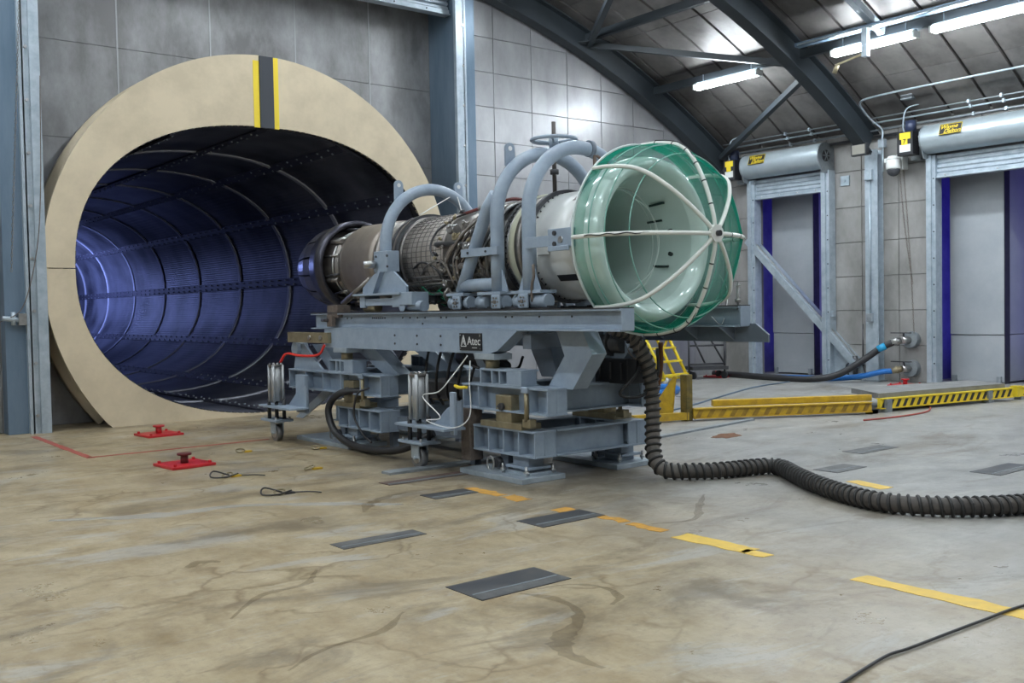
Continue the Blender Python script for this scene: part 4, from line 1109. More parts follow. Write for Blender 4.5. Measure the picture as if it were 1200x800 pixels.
# ---- plant hung between the supports
t = thing('pump_unit', 'dark pump box with cables under the right end of the cradle', 'pump', (6.9, 6.95, 1.0))
MB().box(6.65, 6.95, 6.75, 7.2, .86, 1.10).build('case', blackp, t, bev=.01)
MB().cyl((6.72, 6.85, 1.24), (6.72, 7.4, 1.24), .09, 16).cyl((6.72, 7.0, 1.24), (6.72, 7.05, 1.24), .12, 16).build('motor', dark, t)
for k in range(3): MB().cyl((6.64, 6.82 + k * .15, .9), (6.64, 6.82 + k * .15, 1.06), .012, 6).build('rib', dark, t)
MB().tube(bez([(6.75, 6.7, 1.1), (6.6, 6.6, .95), (6.5, 6.7, .78), (6.7, 6.6, .76), (6.85, 6.55, .95), (6.8, 6.5, 1.2)], 6), .015, 8).build('cable', black, t)
MB().tube(bez([(6.9, 6.55, 1.25), (6.95, 6.6, 1.0), (6.9, 6.62, .75), (6.8, 6.62, .66)], 6), .022, 8).build('red_hose', rust, t)
MB().tube(bez([(6.45, 6.5, 1.4), (6.5, 6.55, 1.25), (6.42, 6.5, 1.2), (6.5, 6.48, 1.12), (6.58, 6.5, 1.28)], 5), .005, 6).build('wire', brown, t)
MB().box(7.0, 7.06, 6.94, 7.18, .62, 1.10).build('end_frame', paint, t, bev=.006)
t = thing('oil_reservoir', 'black drum and hoses hanging between the two support frames', 'tank', (6.5, 9.0, .8))
MB().cyl((6.6, 8.9, 1.05), (6.6, 9.4, 1.05), .09, 20).build('drum', black, t, bev=.01)
MB().box(6.1, 6.9, 8.5, 9.7, .62, .8).build('tray', dark, t)
for k in range(5): MB().tube(bez([(6.1, 8.3 + k * .25, 1.2), (6.0, 8.35 + k * .22, .95), (6.05, 8.5 + k * .2, .7), (6.2, 8.6 + k * .2, .55)], 5), .016, 8).build('cable', black, t)
MB().cyl((6.0, 7.82, 1.0), (6.0, 8.04, 1.12), .09, 16).build('motor', black, t)
t = thing('lower_frame', 'dark channel frame low between the two support frames', 'frame', (6.5, 9.2, .1))
for X in (5.98, 6.9): MB().bar((X, 8.2, .32), (X, 10.0, .32), .1, .14).build('channel', paint_d, t)
for (x, y) in ((5.98, 8.3), (5.98, 9.9), (6.9, 8.3), (6.9, 9.9)): MB().box(x - .04, x + .04, y - .04, y + .04, 0, .26).build('post', paint_d, t)

# ================================================================== HOSES AND CABLES
def hose(name, label, pts, r_, mat, cat='hose', n=10, k=8):
    o = MB().tube(bez(pts, k), r_, n).build(name, mat, loc=pts[0]); tag(o, label, cat); return o
hose('rubber_hose', 'thick black rubber hose looping low beside the support frame nearer the tunnel', [(5.9, 10.30, .66), (5.62, 10.5, .64), (5.55, 10.68, .45), (5.55, 10.55, .2), (5.55, 10.15, .075), (5.55, 9.6, .06), (5.6, 9.1, .12), (5.8, 8.8, .30)], .042, black)
hose('thin_cable', 'thin black cable drooping over the rear support frame', [(5.72, 10.0, .72), (5.62, 10.1, .65), (5.6, 10.15, .4), (5.6, 9.95, .2), (5.62, 9.8, .12)], .012, black, 'cable')
hose('red_cable', 'bright red cable arching over the rear support frame', [(5.66, 10.95, 1.20), (5.62, 11.05, 1.08), (5.56, 11.4, 1.06), (5.5, 11.68, 1.08), (5.46, 11.78, .97)], .017, redh, 'cable')
hose('white_wire', 'thin white wire looped by the castor jack of the intake-end support', [(5.62, 7.9, 1.15), (5.5, 8.0, .95), (5.42, 8.12, .80), (5.4, 8.38, .74), (5.42, 8.1, .55), (5.42, 8.35, .5), (5.42, 7.9, .46), (5.5, 7.72, .58), (5.55, 7.78, .9), (5.62, 7.86, 1.1)], .006, whitew, 'wire')
hose('white_wire', 'thin white wire tied over the rear arch near the nozzle', [(6.3, 9.75, 2.70), (6.75, 9.8, 2.93), (6.85, 9.8, 2.97), (6.86, 9.7, 2.75)], .006, whitew, 'wire')
hose('yellow_cable', 'short yellow sleeved cable by the castor jack', [(5.5, 7.95, .86), (5.48, 7.85, .85), (5.47, 7.72, .86)], .016, yellowc, 'cable')
for (a, lab) in (((5.9, 8.35, 1.15), 'black hanging cable next to the castor jack'), ((6.05, 8.1, 1.15), 'black hanging cable just behind the nameplate')):
    hose('black_cable', lab, [a, (a[0] + .02, a[1] - .1, 1.03), (a[0] + .1, a[1] - .3, 1.0), (a[0] + .1, a[1] - .4, 1.12)], .014, black, 'cable')

# big ribbed duct hose
path = [(6.42, 6.72, 1.40), (6.60, 6.66, 1.34), (6.72, 6.62, 1.16), (6.79, 6.58, .92), (6.79, 6.56, .68), (6.75, 6.52, .42), (6.68, 6.44, .2), (6.70, 6.33, .09), (6.88, 6.14, .078), (7.14, 5.99, .078), (7.46, 5.91, .078), (7.62, 5.83, .078), (7.58, 5.66, .078), (7.37, 5.38, .078), (7.08, 4.93, .078), (6.86, 4.45, .078), (6.83, 4.12, .078), (6.98, 3.83, .078), (7.2, 3.62, .078), (7.5, 3.45, .078), (7.95, 3.25, .078)]
P = bez(path, 10)
# resample evenly
L2 = [0]
for i in range(1, len(P)): L2.append(L2[-1] + (P[i] - P[i - 1]).length)
def at(s):
    for i in range(1, len(P)):
        if L2[i] >= s: return P[i - 1].lerp(P[i], (s - L2[i - 1]) / max(1e-9, L2[i] - L2[i - 1]))
    return P[-1]
h = thing('duct_hose', 'thick dark ribbed air duct hose dropping from the stand and snaking over the floor', 'hose', (6.82, 6.6, 0))
cut = 1.75
ns = 60
MB().tube([at(cut * i / ns) for i in range(ns + 1)], .064, 20).build('hanging_section', hosev, h)
MB().tube([at(cut + (L2[-1] - cut) * i / 160) for i in range(161)], .064, 20).build('floor_section', hosem, h)
hel = []; pit = .068; tot = L2[-1]; N2 = int(tot / pit * 14)
nrm = None
for i in range(N2):
    s = tot * i / N2; p = at(s); t_ = (at(min(tot, s + .02)) - at(max(0, s - .02))).normalized()
    if nrm is None: nrm = t_.orthogonal().normalized()
    nrm = (nrm - t_ * nrm.dot(t_)).normalized(); bn = t_.cross(nrm); a = 2 * PI * s / pit
    hel.append(p + (nrm * math.cos(a) + bn * math.sin(a)) * .069)
MB().tube(hel, .0135, 6).build('spiral_rib', M('spiral_black', (.022, .021, .02), .5), h)

# hoses to the wall ports
def port(z, lab):
    t = thing('wall_port', lab, 'valve', (18.1, 10.52, z))
    MB().cyl((18.05, 10.52, z), (18.2, 10.52, z), .16, 24).build('wall_flange', galv_d, t, bev=.005)
    MB().cyl((17.85, 10.58, z), (18.1, 10.53, z), .07, 16).build('valve_body', steelm, t)
    MB().cyl((17.9, 10.55, z), (17.9, 10.55, z + .14), .02, 8).box(17.85, 17.93, 10.4, 10.8, z + .13, z + .15).build('valve_handle', dark, t)
    MB().cyl((17.75, 10.72, z - .04), (17.87, 10.58, z), .06, 14).cyl((17.8, 10.66, z - .02), (17.82, 10.63, z - .01), .075, 14).build('coupling', brass if z < .5 else steelm, t)
port(.84, 'round pipe flange and valve on the right wall, the upper of two')
port(.28, 'round pipe flange and valve on the right wall, the lower of two')
hose('black_water_hose', 'thick black hose hanging from the upper wall port and running left along the floor', [(17.78, 10.70, .80), (17.65, 10.9, .68), (17.45, 11.2, .42), (17.2, 11.6, .15), (17.0, 12.1, .065), (16.95, 12.8, .065), (17.05, 13.5, .065), (17.2, 14.2, .065), (17.3, 14.8, .065)], .065, black, n=14)
hose('blue_water_hose', 'blue hose from the lower wall port lying along the wall', [(17.78, 10.70, .24), (17.7, 10.9, .22), (17.55, 11.25, .13), (17.45, 11.8, .065), (17.3, 12.4, .06), (17.15, 13.0, .06)], .055, blueh, n=14)
MB().tube([(17.70, 10.82, .73), (17.62, 10.94, .66)], .07, 14).build('blue_band', M('cyan_band', (.02, .3, .55), .4), bpy.data.objects['black_water_hose'])
hose('blue_air_hose', 'bright blue hose bending on the floor under the intake', [(12.6, 13.6, .06), (13.4, 13.25, .06), (13.75, 12.85, .06), (13.45, 12.4, .06), (12.8, 12.1, .06), (12.2, 11.95, .06), (11.3, 11.8, .06)], .075, blueh, n=14)
hose('floor_cable', 'thin black cable crossing the bottom right corner of the floor', [(3.3, 2.36, .012), (3.57, 2.40, .012), (4.0, 2.46, .012), (4.18, 2.45, .012), (4.5, 2.44, .012), (4.81, 2.43, .012), (5.22, 2.41, .012), (5.9, 2.3, .012)], .0075, black, 'cable', 8)
hose('red_floor_cable', 'thin dark red cable behind the yellow barrier on the floor', [(11.9, 7.6, .012), (12.6, 7.5, .012), (13.4, 7.55, .012), (14.1, 7.9, .012), (14.3, 8.2, .012)], .012, redf, 'cable')
hose('grey_cable', 'thin grey cable lying on the floor between the doors and the intake', [(9.6, 9.9, .012), (11.5, 10.5, .012), (13.6, 11.4, .012), (15.3, 12.1, .012), (16.8, 12.4, .012)], .014, galv_blue, 'cable')

# ================================================================== WALL FITTINGS (right)
t = thing('wall_column', 'blue-grey steel wall column under the nearer roof rib', 'column', (18.1, 11.28, 0))
MB().box(17.98, 18.0, 11.14, 11.42, 0, 4.62).box(18.0, 18.19, 11.27, 11.29, 0, 4.62).box(18.17, 18.19, 11.14, 11.42, 0, 4.62).build('column_shaft', galv, t, bev=.003)
MB().box(17.9, 18.19, 11.08, 11.48, 0, .03).build('base_plate', galv_d, t)
MB().cyl((17.96, 11.3, 1.3), (17.96, 11.3, 4.1), .018, 8).build('conduit', galv, t)
MB().box(17.9, 17.98, 11.22, 11.38, 4.02, 4.22).build('junction_box', galv, t, bev=.004)
MB().box(17.9, 17.98, 11.24, 11.36, 1.2, 1.36).build('junction_box', galv_d, t, bev=.004)
for y in (12.9, 12.0): 
    o = MB().box(18.17, 18.2, y - .1, y + .1, 4.0, 4.2).cyl((18.15, y, 4.1), (18.17, y, 4.1), .025, 8).build('anchor_plate', galv, loc=(18.18, y, 4.0)); tag(o, ['square steel anchor plate on the wall close to the narrow door', 'square steel anchor plate on the wall left of the column'][y < 12.5], 'wall plate')
t = thing('flood_light', 'black flood light at the foot of the nearer roof rib', 'flood light', (17.7, 11.3, 4.6))
MB().box(17.60, 17.70, 11.14, 11.48, 4.48, 4.72).build('housing', blackp, t, bev=.01)
MB().bar((17.59, 11.2, 4.5), (17.59, 11.2, 4.7), .0, .0).box(17.592, 17.6, 11.17, 11.45, 4.51, 4.69).build('lens', lampglass, t)
MB().bar((17.7, 11.3, 4.62), (17.98, 11.28, 4.55), .03, .05).build('bracket', dark, t)
t = thing('dome_camera', 'white dome security camera between the column and the wide door', 'camera', (17.85, 10.68, 4.1))
MB().cyl((17.8, 10.68, 4.15), (17.8, 10.68, 4.34), .14, 20).build('housing', whitep, t, bev=.02)
MB().lathe([(4.34 - .0, .14), (4.40, .1), (4.42, .0)], (17.8, 10.68, 0), 'Z', 20).build('cap', whitep, t)
MB().ball((17.8, 10.68, 4.13), .125, 16, (1, 1, .95)).build('dome', M('dome_smoke', (.05, .052, .058), .08), t)
MB().box(17.8, 18.19, 10.82, 10.88, 4.3, 4.38).box(18.12, 18.19, 10.72, 10.98, 4.2, 4.45).build('arm', whitep, t, bev=.01)
MB().box(17.9, 18.1, 10.55, 10.68, 4.15, 4.45).build('power_box', whitep, t, bev=.01)
def chain(x0, y0, z0, x1, y1, z1, sag=0):
    m = MB(); L0 = math.dist((x0, y0, z0), (x1, y1, z1)); n = int(L0 / .05)
    for i in range(n):
        t = i / n; c = Vector((x0, y0, z0)).lerp(Vector((x1, y1, z1)), t) + Vector((0, sag * math.sin(PI * t), 0))
        a = Vector((1, 0, 0)) if i % 2 else Vector((0, 1, 0))
        m.tube([c + a * .012 * math.cos(k * PI / 3) + Vector((0, 0, .032)) * math.sin(k * PI / 3) for k in range(6)], .004, 4, closed=True)
    return m
o = chain(18.0, 10.68, 4.25, 18.02, 10.42, 1.9, .03).build('pull_chain', brown, loc=(18, 10.6, 4.2)); tag(o, 'long thin brown pull chain hanging beside the dome camera, the one nearer it', 'chain')
o = chain(18.0, 10.60, 4.25, 18.02, 10.40, 0.95, -.02).build('pull_chain', brown, loc=(18, 10.5, 4.2)); tag(o, 'long pull chain beside the wide door ending above the upper port', 'chain')
o = chain(3.24, 14.78, 6.6, 2.98, 14.76, 2.2, 0).build('pull_chain', steelw, loc=(3.2, 14.8, 6)); tag(o, 'grey steel chain hanging in front of the left door guide', 'chain')
hose('guide_rope', 'thin rope looping down the left door guide', [(3.42, 14.74, 4.9), (3.38, 14.74, 3.4), (3.30, 14.74, 2.5), (3.1, 14.72, 1.75), (2.85, 14.9, 1.55)], .007, brown, 'rope')
t = thing('wall_tap', 'small steel bolt latch on the left door guide', 'latch', (3.05, 14.8, 1.6))
MB().cyl((2.86, 14.84, 1.60), (3.14, 14.84, 1.56), .035, 10).cyl((3.0, 14.84, 1.5), (3.0, 14.84, 1.68), .03, 10).build('latch_body', galv, t); MB().box(3.06, 3.16, 14.8, 14.9, 1.5, 1.66).build('latch_plate', steelm, t, bev=.005)

# conduits along the eaves
def run(name, pts, r_, mat, lab, n=8): o = hose(name, lab, pts, r_, mat, 'conduit', n, 5); return o
for i, (X, dz, r_, mt) in enumerate(((18.0, -.04, .022, galv_d), (17.9, .02, .018, galv), (17.82, .05, .014, galv_d), (18.1, -.09, .03, dark))):
    z = arcpt(X, 19.9) + dz - .05
    o = MB().tube([(X, 14.9, z), (X, 3.0, z)], r_, 8).build('eaves_conduit', mt, loc=(X, 14.9, z))
    tag(o, ['lowest grey conduit running along the top of the right wall', 'bright thin conduit second from the ceiling along the right wall', 'dull conduit highest on the ceiling slope above the right wall', 'thick dark pipe in the corner of right wall and ceiling'][i], 'conduit')
    for y in (13.2, 12.6, 9.2, 8.6):
        MB().box(X - .03, X + .03, y - .02, y + .02, z - .03, z + .04).build('clip', galv, o)
run('roof_conduit', [(17.9, 10.98, 4.75), (17.92, 11.0, 4.98), (17.75, 11.12, 5.16), (17.5, 11.16, 5.36), (17.35, 11.1, 5.46), (17.3, 10.85, 5.50), (17.3, 10.0, 5.52), (17.3, 7, 5.52), (17.3, 4, 5.52)], .02, galv, 'bright conduit bending out of the wall and running across the ceiling')
o = MB().box(17.85, 17.96, 10.92, 11.04, 4.62, 4.78).cyl((17.92, 10.98, 4.15), (17.92, 10.98, 4.62), .018, 8).build('conduit_box', galv, loc=(17.9, 10.98, 4.7)); tag(o, 'small grey conduit box above the dome camera', 'junction box')
o = MB().box(17.55, 17.72, 10.15, 10.38, 5.40, 5.5).build('conduit_box', galv_d, loc=(17.6, 10.2, 5.4)); tag(o, 'grey junction box on the ceiling above the number seven door motor', 'junction box')
# cable tray over the light row, hanging post with lamp head
t = thing('cable_tray', 'long dark tray with bright conduit running above the right-hand strip lights', 'cable tray', (15.35, 8, 6.2))
z = arcpt(15.35, 19.62)
MB().box(15.28, 15.42, 3, 11.1, z - .04, z + .03).build('tray', galv_blue, t)
MB().tube([(15.22, 11.0, z - .03), (15.22, 3, z - .03)], .018, 8).build('conduit', galv, t)
t = thing('hanging_post', 'short galvanised post hanging from a roof strut with a small brass head', 'light fitting', (15.27, 9.65, 6.3))
MB().bar(arc3(13.9, 9.62, 19.75), arc3(15.7, 9.62, 19.75), .12, .14).build('strut', galv, t)
MB().box(15.20, 15.30, 9.6, 9.7, 5.74, arcpt(15.25, 19.55)).build('post', galv, t)
MB().bar((15.25, 9.66, 5.80), (15.25, 10.2, 5.72), .03, .03).tube([(15.25, 10.2, 5.72), (15.25, 10.26, 5.58)], .04, 10).build('head', brass, t)

# buttress at the narrow door
t = thing('diagonal_brace', 'galvanised channel leaning diagonally across the narrow doorway', 'brace', (18.1, 12.9, 0))
MB().bar((18.10, 14.38, 3.02), (18.10, 11.62, .28), .14, .30, (0, .7, .7)).build('channel', galv, t)
MB().bar((18.03, 14.36, 3.12), (18.03, 11.6, .40), .03, .03, (0, .7, .7)).bar((18.03, 14.32, 2.88), (18.03, 11.56, .14), .03, .03, (0, .7, .7)).build('channel_lip', steelm, t)
MB().prism([(12.38, .02), (11.5, .02), (11.6, .28), (12.38, 1.05)], 'X', 18.10, 18.14).build('infill_plate', galv, t)
MB().cyl((18.0, 11.68, .1), (18.0, 11.68, .5), .05, 12).tube(bez([(18.0, 11.7, .4), (17.95, 11.85, .3), (17.95, 11.8, .1)], 5), .02, 8).build('foot_valve', dark, t)
MB().cyl((18.0, 11.5, .3), (18.0, 11.5, 1.15), .015, 6).build('lever', dark, t)
MB().box(18.02, 18.12, 12.2, 12.32, 1.3, 1.42).build('cleat', galv, t)

# ================================================================== FLOOR THINGS
def anchor(x, y, rot, lab, s=1.0, slab=.24):
    t = thing('floor_anchor', lab, 'floor anchor', (x, y, 0), 'red floor anchor covers')
    M4 = Matrix.Rotation(rot, 4, 'Z')
    def tr(m): m.v = [tuple(M4 @ Vector(v) + Vector((x, y, 0))) for v in m.v]; return m
    tr(MB().box(-slab, slab, -slab, slab, 0, .03)).build('base_plate', red, t, bev=.006)
    tr(MB().cyl((0, 0, .03), (0, 0, .12), .04, 14).cyl((0, 0, .115), (0, 0, .135), .075, 14)).build('stud', red if s > 1 else M('stud_dark', (.12, .02, .02), .5), t)
    for (dx, dy) in ((-1, -1), (1, -1), (1, 1), (-1, 1)):
        tr(MB().cyl((dx * slab * .8, dy * slab * .8, .03), (dx * slab * .8, dy * slab * .8, .055), .018, 8)).build('bolt', red, t)
    return t
anchor(3.72, 10.45, .1, 'red square floor anchor cover standing farther from the tunnel, nearer the camera')
anchor(4.42, 13.35, .1, 'red square floor anchor cover just outside the tunnel mouth', 1.2)
anchor(17.35, 10.2, .1, 'red square floor anchor cover under the wall ports', 1.2)
anchor(17.1, 14.5, .1, 'red square floor anchor cover left of the narrow doorway', 1.2)
for (x, y, rr_, lab) in ((4.55, 10.95, .3, 'small brass tie-down ring on the floor, the one nearest the red line'), (3.76, 9.38, 1.2, 'black strap and tie-down ring lying in front of the near red anchor cover'), (3.74, 8.15, .7, 'black strap and tie-down ring, the one nearest the camera'), (4.56, 9.22, 2.0, 'small brass tie-down ring alone in the open floor between the anchor and the castor'), (5.3, 10.55, .2, 'small brass tie-down ring next to the rear foot plate')):
    t = thing('tie_down', lab, 'tie-down', (x, y, 0), 'tie-down rings in the floor')
    MB().tube([(x + .05 * math.cos(R(k * 30)), y + .05 * math.sin(R(k * 30)), .025 + .015 * math.sin(R(k * 30 + rr_ * 50))) for k in range(12)], .009, 6, closed=True).build('ring', brass, t)
    MB().box(x + .03, x + .13, y - .04, y + .02, 0, .018).build('plate', yellow if rr_ != .7 else dark, t, bev=.003)
    if 'strap' in lab:
        MB().tube(bez([(x + .02, y, .02), (x - .1, y + .1, .06), (x - .16, y + .02, .02), (x - .05, y - .06, .015), (x + .1, y - .02, .03)], 6), .008, 6).build('strap', black, t)
        MB().tube(bez([(x + .1, y - .02, .012), (x + .25, y - .1, .010), (x + .3, y - .2, .010)], 5), .006, 6).build('strap', dark, t)

# steel floor patches and paint, thin pieces let into the slab
def flat(name, poly, mat, label, h=.004, jag=0, z0=.0005):
    P_ = []
    n = len(poly)
    for i in range(n):
        a = Vector((*poly[i], 0)); b = Vector((*poly[(i + 1) % n], 0)); k = max(1, int((b - a).length / .06)) if jag else 1
        for j in range(k):
            p = a.lerp(b, j / k)
            if jag: p += Vector((mnoise.noise(p * 9 + Vector((0, 0, 3))), mnoise.noise(p * 9 + Vector((7, 0, 3))), 0)) * jag
            P_.append((p.x, p.y))
    o = MB().prism(P_, 'Z', z0, h).build(name, mat, floor); o['label'] = label; return o
patch = M('patch_steel', (0.055, 0.06, 0.07), .38, .4, (0.12, 0.115, 0.11), 7)
patch2 = M('patch_worn', (0.15, 0.15, 0.145), .45, .3, (0.09, 0.09, 0.092), 7)
def patchp(x0, x1, y0, y1, lab, mat=patch):
    o = flat('floor_patch', [(x0, y0), (x1, y0 + .01), (x1, y1), (x0, y1)], mat, lab)
    MB().box(x0 + .02, x1 - .02, y0 + (y1 - y0) * .33 - .006, y0 + (y1 - y0) * .33 + .006, .004, .007).build('seam', galv_d, o)
    MB().add([(x0 + .01, y0 + .01, .0055), (x1 - .01, y0 + .01, .0055), (x1 - .01, y0 + (y1 - y0) * .3, .0055), (x0 + .01, y0 + (y1 - y0) * .3, .0055)], [(0, 1, 2, 3)]).build('worn_band', patch2, o)
patchp(3.18, 3.84, 4.38, 4.74, 'dark steel floor patch nearest the camera')
patchp(4.59, 5.22, 5.55, 5.86, 'dark steel floor patch beside the broken yellow line')
patchp(3.18, 3.85, 5.95, 6.15, 'narrow worn grey floor patch', patch2)
patchp(4.62, 5.08, 7.0, 7.25, 'dark floor patch before the stand foot plate')
patchp(9.0, 9.75, 4.36, 4.65, 'dark floor patch beyond the duct hose')
patchp(4.68, 5.7, 7.85, 8.05, 'thin rusty floor strip by the castor', M('patch_rust', (.13, .08, .06), .6, 0, (.09, .06, .05), 9))
patchp(8.1, 8.6, 5.45, 5.72, 'worn floor patch behind the duct hose', patch2)
patchp(9.3, 10.0, 5.95, 6.2, 'faint dark floor patch in the open floor', patch2)
for (y0, y1, x0, x1, mt, j) in ((2.0, 3.30, 5.02, 5.16, yellowf, .03), (3.95, 4.15, 5.06, 5.16, yellowf, .03), (4.10, 4.72, 5.05, 5.22, yellowf, .03), (4.88, 5.22, 5.10, 5.20, orangef, .05), (5.28, 5.55, 5.12, 5.22, orangef, .05), (5.86, 6.0, 5.03, 5.2, orangef, .04), (6.45, 6.72, 5.06, 5.22, orangef, .06), (6.76, 7.25, 5.08, 5.2, orangef, .06)):
    flat('painted_line', [(x0, y0), (x1, y0), (x1, y1), (x0, y1)], mt, 'yellow painted floor line, worn away in places', .003, j)
flat('painted_line', [(7.64, 4.72), (7.8, 4.7), (7.9, 5.1), (7.76, 5.15)], yellowf, 'short worn yellow mark behind the duct hose', .003, .03)
flat('painted_line', [(3.09, 11.78), (3.17, 11.78), (3.17, 14.5), (3.09, 14.5)], redf, 'red painted floor line', .003, .015)
flat('painted_line', [(3.10, 11.80), (5.3, 11.80), (5.3, 11.87), (3.10, 11.87)], redf, 'red painted floor line', .003, .02)
flat('rust_stain', [(9.3, 7.75), (9.6, 7.8), (9.75, 8.0), (9.5, 8.1), (9.2, 7.95)], rust, 'rusty bolt stain', .003, .06)
stain_m = M('oil_stain', (.13, .085, .03), .3, alpha=.22)
def ribbon(pts, ws, lab, mat=stain_m):
    P_ = bez([(p[0], p[1], 0) for p in pts], 6); n = len(P_); L1 = []; R1 = []
    for i, p in enumerate(P_):
        t = (P_[min(i + 1, n - 1)] - P_[max(i - 1, 0)]).normalized(); q = Vector((-t.y, t.x, 0))
        f = i / (n - 1) * (len(ws) - 1); k = min(int(f), len(ws) - 2); w_ = ws[k] + (ws[k + 1] - ws[k]) * (f - k)
        w_ *= .75 + .7 * abs(mnoise.noise(p * 7)) + .5 * mnoise.noise(p * 23)
        L1.append((*(p + q * w_).xy, .0012)); R1.append((*(p - q * w_ * (.8 + mnoise.noise(p * 15))).xy, .0012))
    vs = L1 + R1
    o = MB().add(vs, [(i, n + i, n + i + 1, i + 1) for i in range(n - 1)]).build('oil_stain', mat, floor); o['label'] = lab
ribbon([(3.42, 4.36), (3.5, 4.15), (3.45, 3.9), (3.3, 3.75), (3.1, 3.62), (2.98, 3.45), (2.98, 3.2)], [.015, .035, .03, .045, .07, .05, .015], 'brown dried drip running from the nearest floor patch')
ribbon([(3.55, 4.36), (3.75, 4.3), (3.85, 4.15), (3.8, 3.95), (3.66, 3.86)], [.008, .02, .025, .03, .015], 'curved brown drip mark beside the nearest floor patch')
ribbon([(2.0, 5.0), (2.3, 5.3), (2.6, 5.35), (2.8, 5.6)], [.01, .03, .03, .01], 'thin brown trickle across the open floor')
ribbon([(3.9, 6.95), (4.1, 7.2), (4.4, 7.4), (4.62, 7.45)], [.01, .06, .05, .02], 'brown damp smear before the stand')
ribbon([(1.9, 4.1), (2.15, 4.25), (2.5, 4.3), (2.75, 4.5)], [.008, .02, .03, .01], 'faint brown trickle near the bottom left')
ribbon([(2.2, 6.2), (2.32, 6.28), (2.42, 6.2)], [.02, .07, .02], 'small brown blot on the open floor')
ribbon([(5.25, 5.1), (5.6, 5.0), (6.0, 5.3), (6.4, 5.6)], [.01, .03, .04, .01], 'brown damp streak beyond the yellow line')
ribbon([(1.9, 8.4), (2.6, 8.0), (3.3, 7.9), (4.0, 7.3), (4.3, 7.0)], [.05, .12, .05, .10, .02], 'pale worn streak across the floor', M('pale_scuff', (.50, .49, .46), .5, alpha=.38))
# flush floor strips
def strip(name, a, b, w_, mt, lab): o = MB().bar((*a, .012), (*b, .012), w_, .024).build(name, mt, loc=(*a, 0)); tag(o, lab, 'floor rail')
strip('floor_rail', (4.98, 8.42), (6.6, 8.42), .16, galv_d, 'flat grey steel floor rail running under the stand in front of the castor')
strip('floor_rail', (6.9, 8.1), (11.0, 8.75), .10, galv_d, 'flat pale steel floor strip leaving the stand to the right')

# yellow barrier / low ramp
def haz(t, a, b, z0, z1, th, n, mat_y=yellow, name='edge_beam'):
    a = Vector(a); b = Vector(b); d = (b - a); L0 = d.length; u = d / L0
    nrm = Vector((u.y, -u.x, 0))
    MB().bar((a.x, a.y, (z0 + z1) / 2), (b.x, b.y, (z0 + z1) / 2), th, z1 - z0).build(name, mat_y, t)
    MB().bar((a.x, a.y, z1 + .006), (b.x, b.y, z1 + .006), th + .06, .012).bar((a.x, a.y, z0 + .006), (b.x, b.y, z0 + .006), th + .06, .012).build('flange', mat_y, t)
    s = (z1 - z0 - .03)
    for k in range(n):
        c = a + u * (L0 * (k + .5) / n); w_ = L0 / n * .42; sh = s * .5
        o = nrm * (th / 2 + .004)
        vs = []
        for (du, dz) in ((-w_ / 2 - sh * .6, z0 + .015), (w_ / 2 - sh * .6, z0 + .015), (w_ / 2 + sh * .6, z1 - .015), (-w_ / 2 + sh * .6, z1 - .015)):
            p = c + u * du + o; vs.append((p.x, p.y, dz))
        vs += [(v[0] - nrm.x * .004, v[1] - nrm.y * .004, v[2]) for v in vs]
        MB().add(vs, [(0, 1, 2, 3), (7, 6, 5, 4), (0, 4, 5, 1), (1, 5, 6, 2), (2, 6, 7, 3), (3, 7, 4, 0)]).build('hazard_stripe', blackp if mat_y is yellowc else M('worn_stripe', (.16, .09, .02), .6, 0, (.45, .28, .03), 6), t)
t = thing('yellow_barrier', 'worn yellow steel ramp beam with a raised bar, left of the striped one', 'barrier', (11.5, 8.6, 0))
haz(t, (10.42, 9.3, 0), (12.74, 8.03, 0), .03, .16, .08, 16)
MB().bar((10.85, 9.32, .21), (12.95, 8.16, .21), .10, .09).build('raised_bar', yellow, t, bev=.006)
MB().bar((9.55, 9.6, .07), (10.35, 9.34, .07), .10, .10).build('low_beam', yellow, t)
MB().box(10.30, 10.42, 9.30, 9.42, 0, .64).build('post', M('olive_post', (.06, .055, .02), .5, 0, (.20, .14, .03), 9), t, bev=.006)
MB().prism([(9.5, .0), (9.72, .0), (9.78, .25), (9.45, .62), (9.42, .62)], 'X', 10.20, 10.23).build('gusset', yellow, t)
for k in range(3): MB().box(12.72, 12.86, 7.98 + .0 * k, 8.1, 0, .05).build('foot', galv_d, t)
t = thing('striped_ramp_edge', 'clean yellow and black striped ramp edge with a grey deck', 'barrier', (14.4, 7.9, 0))
haz(t, (12.98, 8.04, 0), (15.85, 7.52, 0), .05, .19, .06, 20, yellowc)
MB().add([(13.0, 8.06, .27), (15.75, 7.56, .27), (16.1, 8.3, .27), (13.6, 8.9, .27), (13.0, 8.06, .19), (15.75, 7.56, .19), (16.1, 8.3, .19), (13.6, 8.9, .19)], [(0, 1, 2, 3), (7, 6, 5, 4), (0, 4, 5, 1), (1, 5, 6, 2), (2, 6, 7, 3), (3, 7, 4, 0)]).build('deck', M('deck_grey', (.22, .22, .215), .6, 0, (.16, .16, .155), 4), t)
for (x, y) in ((13.1, 8.0), (15.3, 7.62), (14.6, 8.6)): MB().box(x - .06, x + .06, y - .06, y + .06, 0, .19).build('foot', galv_d, t)
t = thing('striped_ramp_edge', 'yellow and black striped ramp edge at the right edge of the picture', 'barrier', (16.6, 7.4, 0))
haz(t, (15.98, 7.52, 0), (17.6, 7.3, 0), .05, .19, .06, 10, yellowc)
for (x, y) in ((16.1, 7.5), (17.3, 7.34)): MB().box(x - .06, x + .06, y - .06, y + .06, 0, .05).build('foot', galv_d, t)
MB().box(15.95, 16.1, 7.46, 7.58, .05, .22).build('joint_plate', yellowc, t)

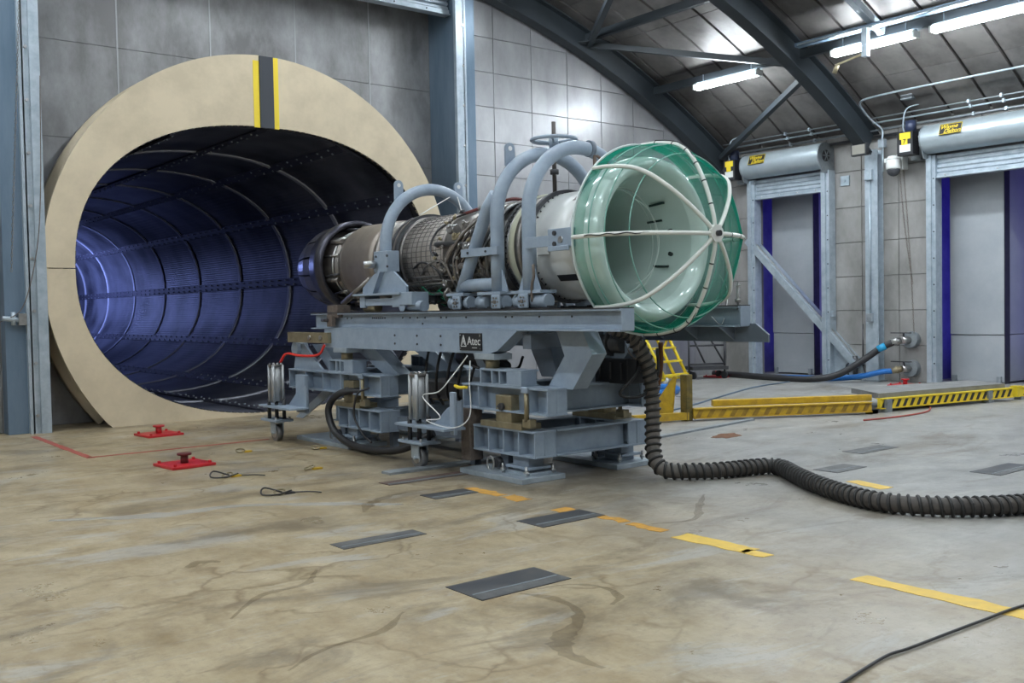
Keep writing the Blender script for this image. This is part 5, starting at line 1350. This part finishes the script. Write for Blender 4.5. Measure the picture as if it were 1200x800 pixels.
# yellow rolling ladder
t = thing('yellow_ladder', 'yellow rolling step ladder standing behind the intake screen', 'ladder', (15.9, 14.4, 0))
a0 = [(15.1, 14.2, .06), (15.5, 14.28, .06), (15.95, 14.36, .06)]
top = Vector((-.36, .22, .88))
for p in a0:
    MB().tube([p, Vector(p) + top], .032, 8).build('rail', yellowc, t)
for f in (.1, .42, .74, .98):
    p = Vector(a0[0]) + top * f; q = Vector(a0[2]) + top * f
    MB().bar(p, q, .14, .035).build('step', yellowc, t)
for (p) in (a0[0], a0[2]):
    b = Vector(p) + Vector((-.42, .62, 0))
    MB().tube([p, b], .026, 8).tube([b, Vector(p) + top], .026, 8).build('rear_leg', yellowc, t)
    MB().cyl((p[0] - .03, p[1], .06), (p[0] + .03, p[1], .06), .06, 12).build('wheel', whitep, t)
    MB().cyl((b.x - .03, b.y, .06), (b.x + .03, b.y, .06), .06, 12).build('wheel', whitep, t)
# dark trolley
t = thing('steel_trolley', 'dark tubular steel trolley with castors behind the yellow ladder', 'trolley', (16.9, 14.2, 0))
for (x, y) in ((16.2, 14.55), (16.95, 14.2)):
    MB().tube([(x, y, .1), (x, y, 1.0)], .022, 8).build('post', dark, t)
for z in (.32, .72):
    MB().tube([(16.2, 14.55, z), (16.95, 14.2, z)], .02, 8).build('rail', dark, t)
MB().tube([(16.2, 14.5, 1.0), (16.55, 14.4, .32)], .02, 8).build('brace', dark, t)
MB().tube([(16.6, 14.4, 1.0), (16.95, 14.2, .32)], .02, 8).build('brace', dark, t)
m = MB(); m.add([(16.15, 14.4, .2), (16.9, 14.05, .2), (17.1, 14.45, .2), (16.35, 14.8, .2), (16.15, 14.4, .27), (16.9, 14.05, .27), (17.1, 14.45, .27), (16.35, 14.8, .27)], [(3, 2, 1, 0), (4, 5, 6, 7), (0, 1, 5, 4), (1, 2, 6, 5), (2, 3, 7, 6), (3, 0, 4, 7)])
m.build('deck', dark, t)
for (x, y) in ((16.22, 14.45), (16.85, 14.12), (17.0, 14.4), (16.4, 14.7)): MB().cyl((x - .025, y, .08), (x + .025, y, .08), .08, 14).build('wheel', black, t)
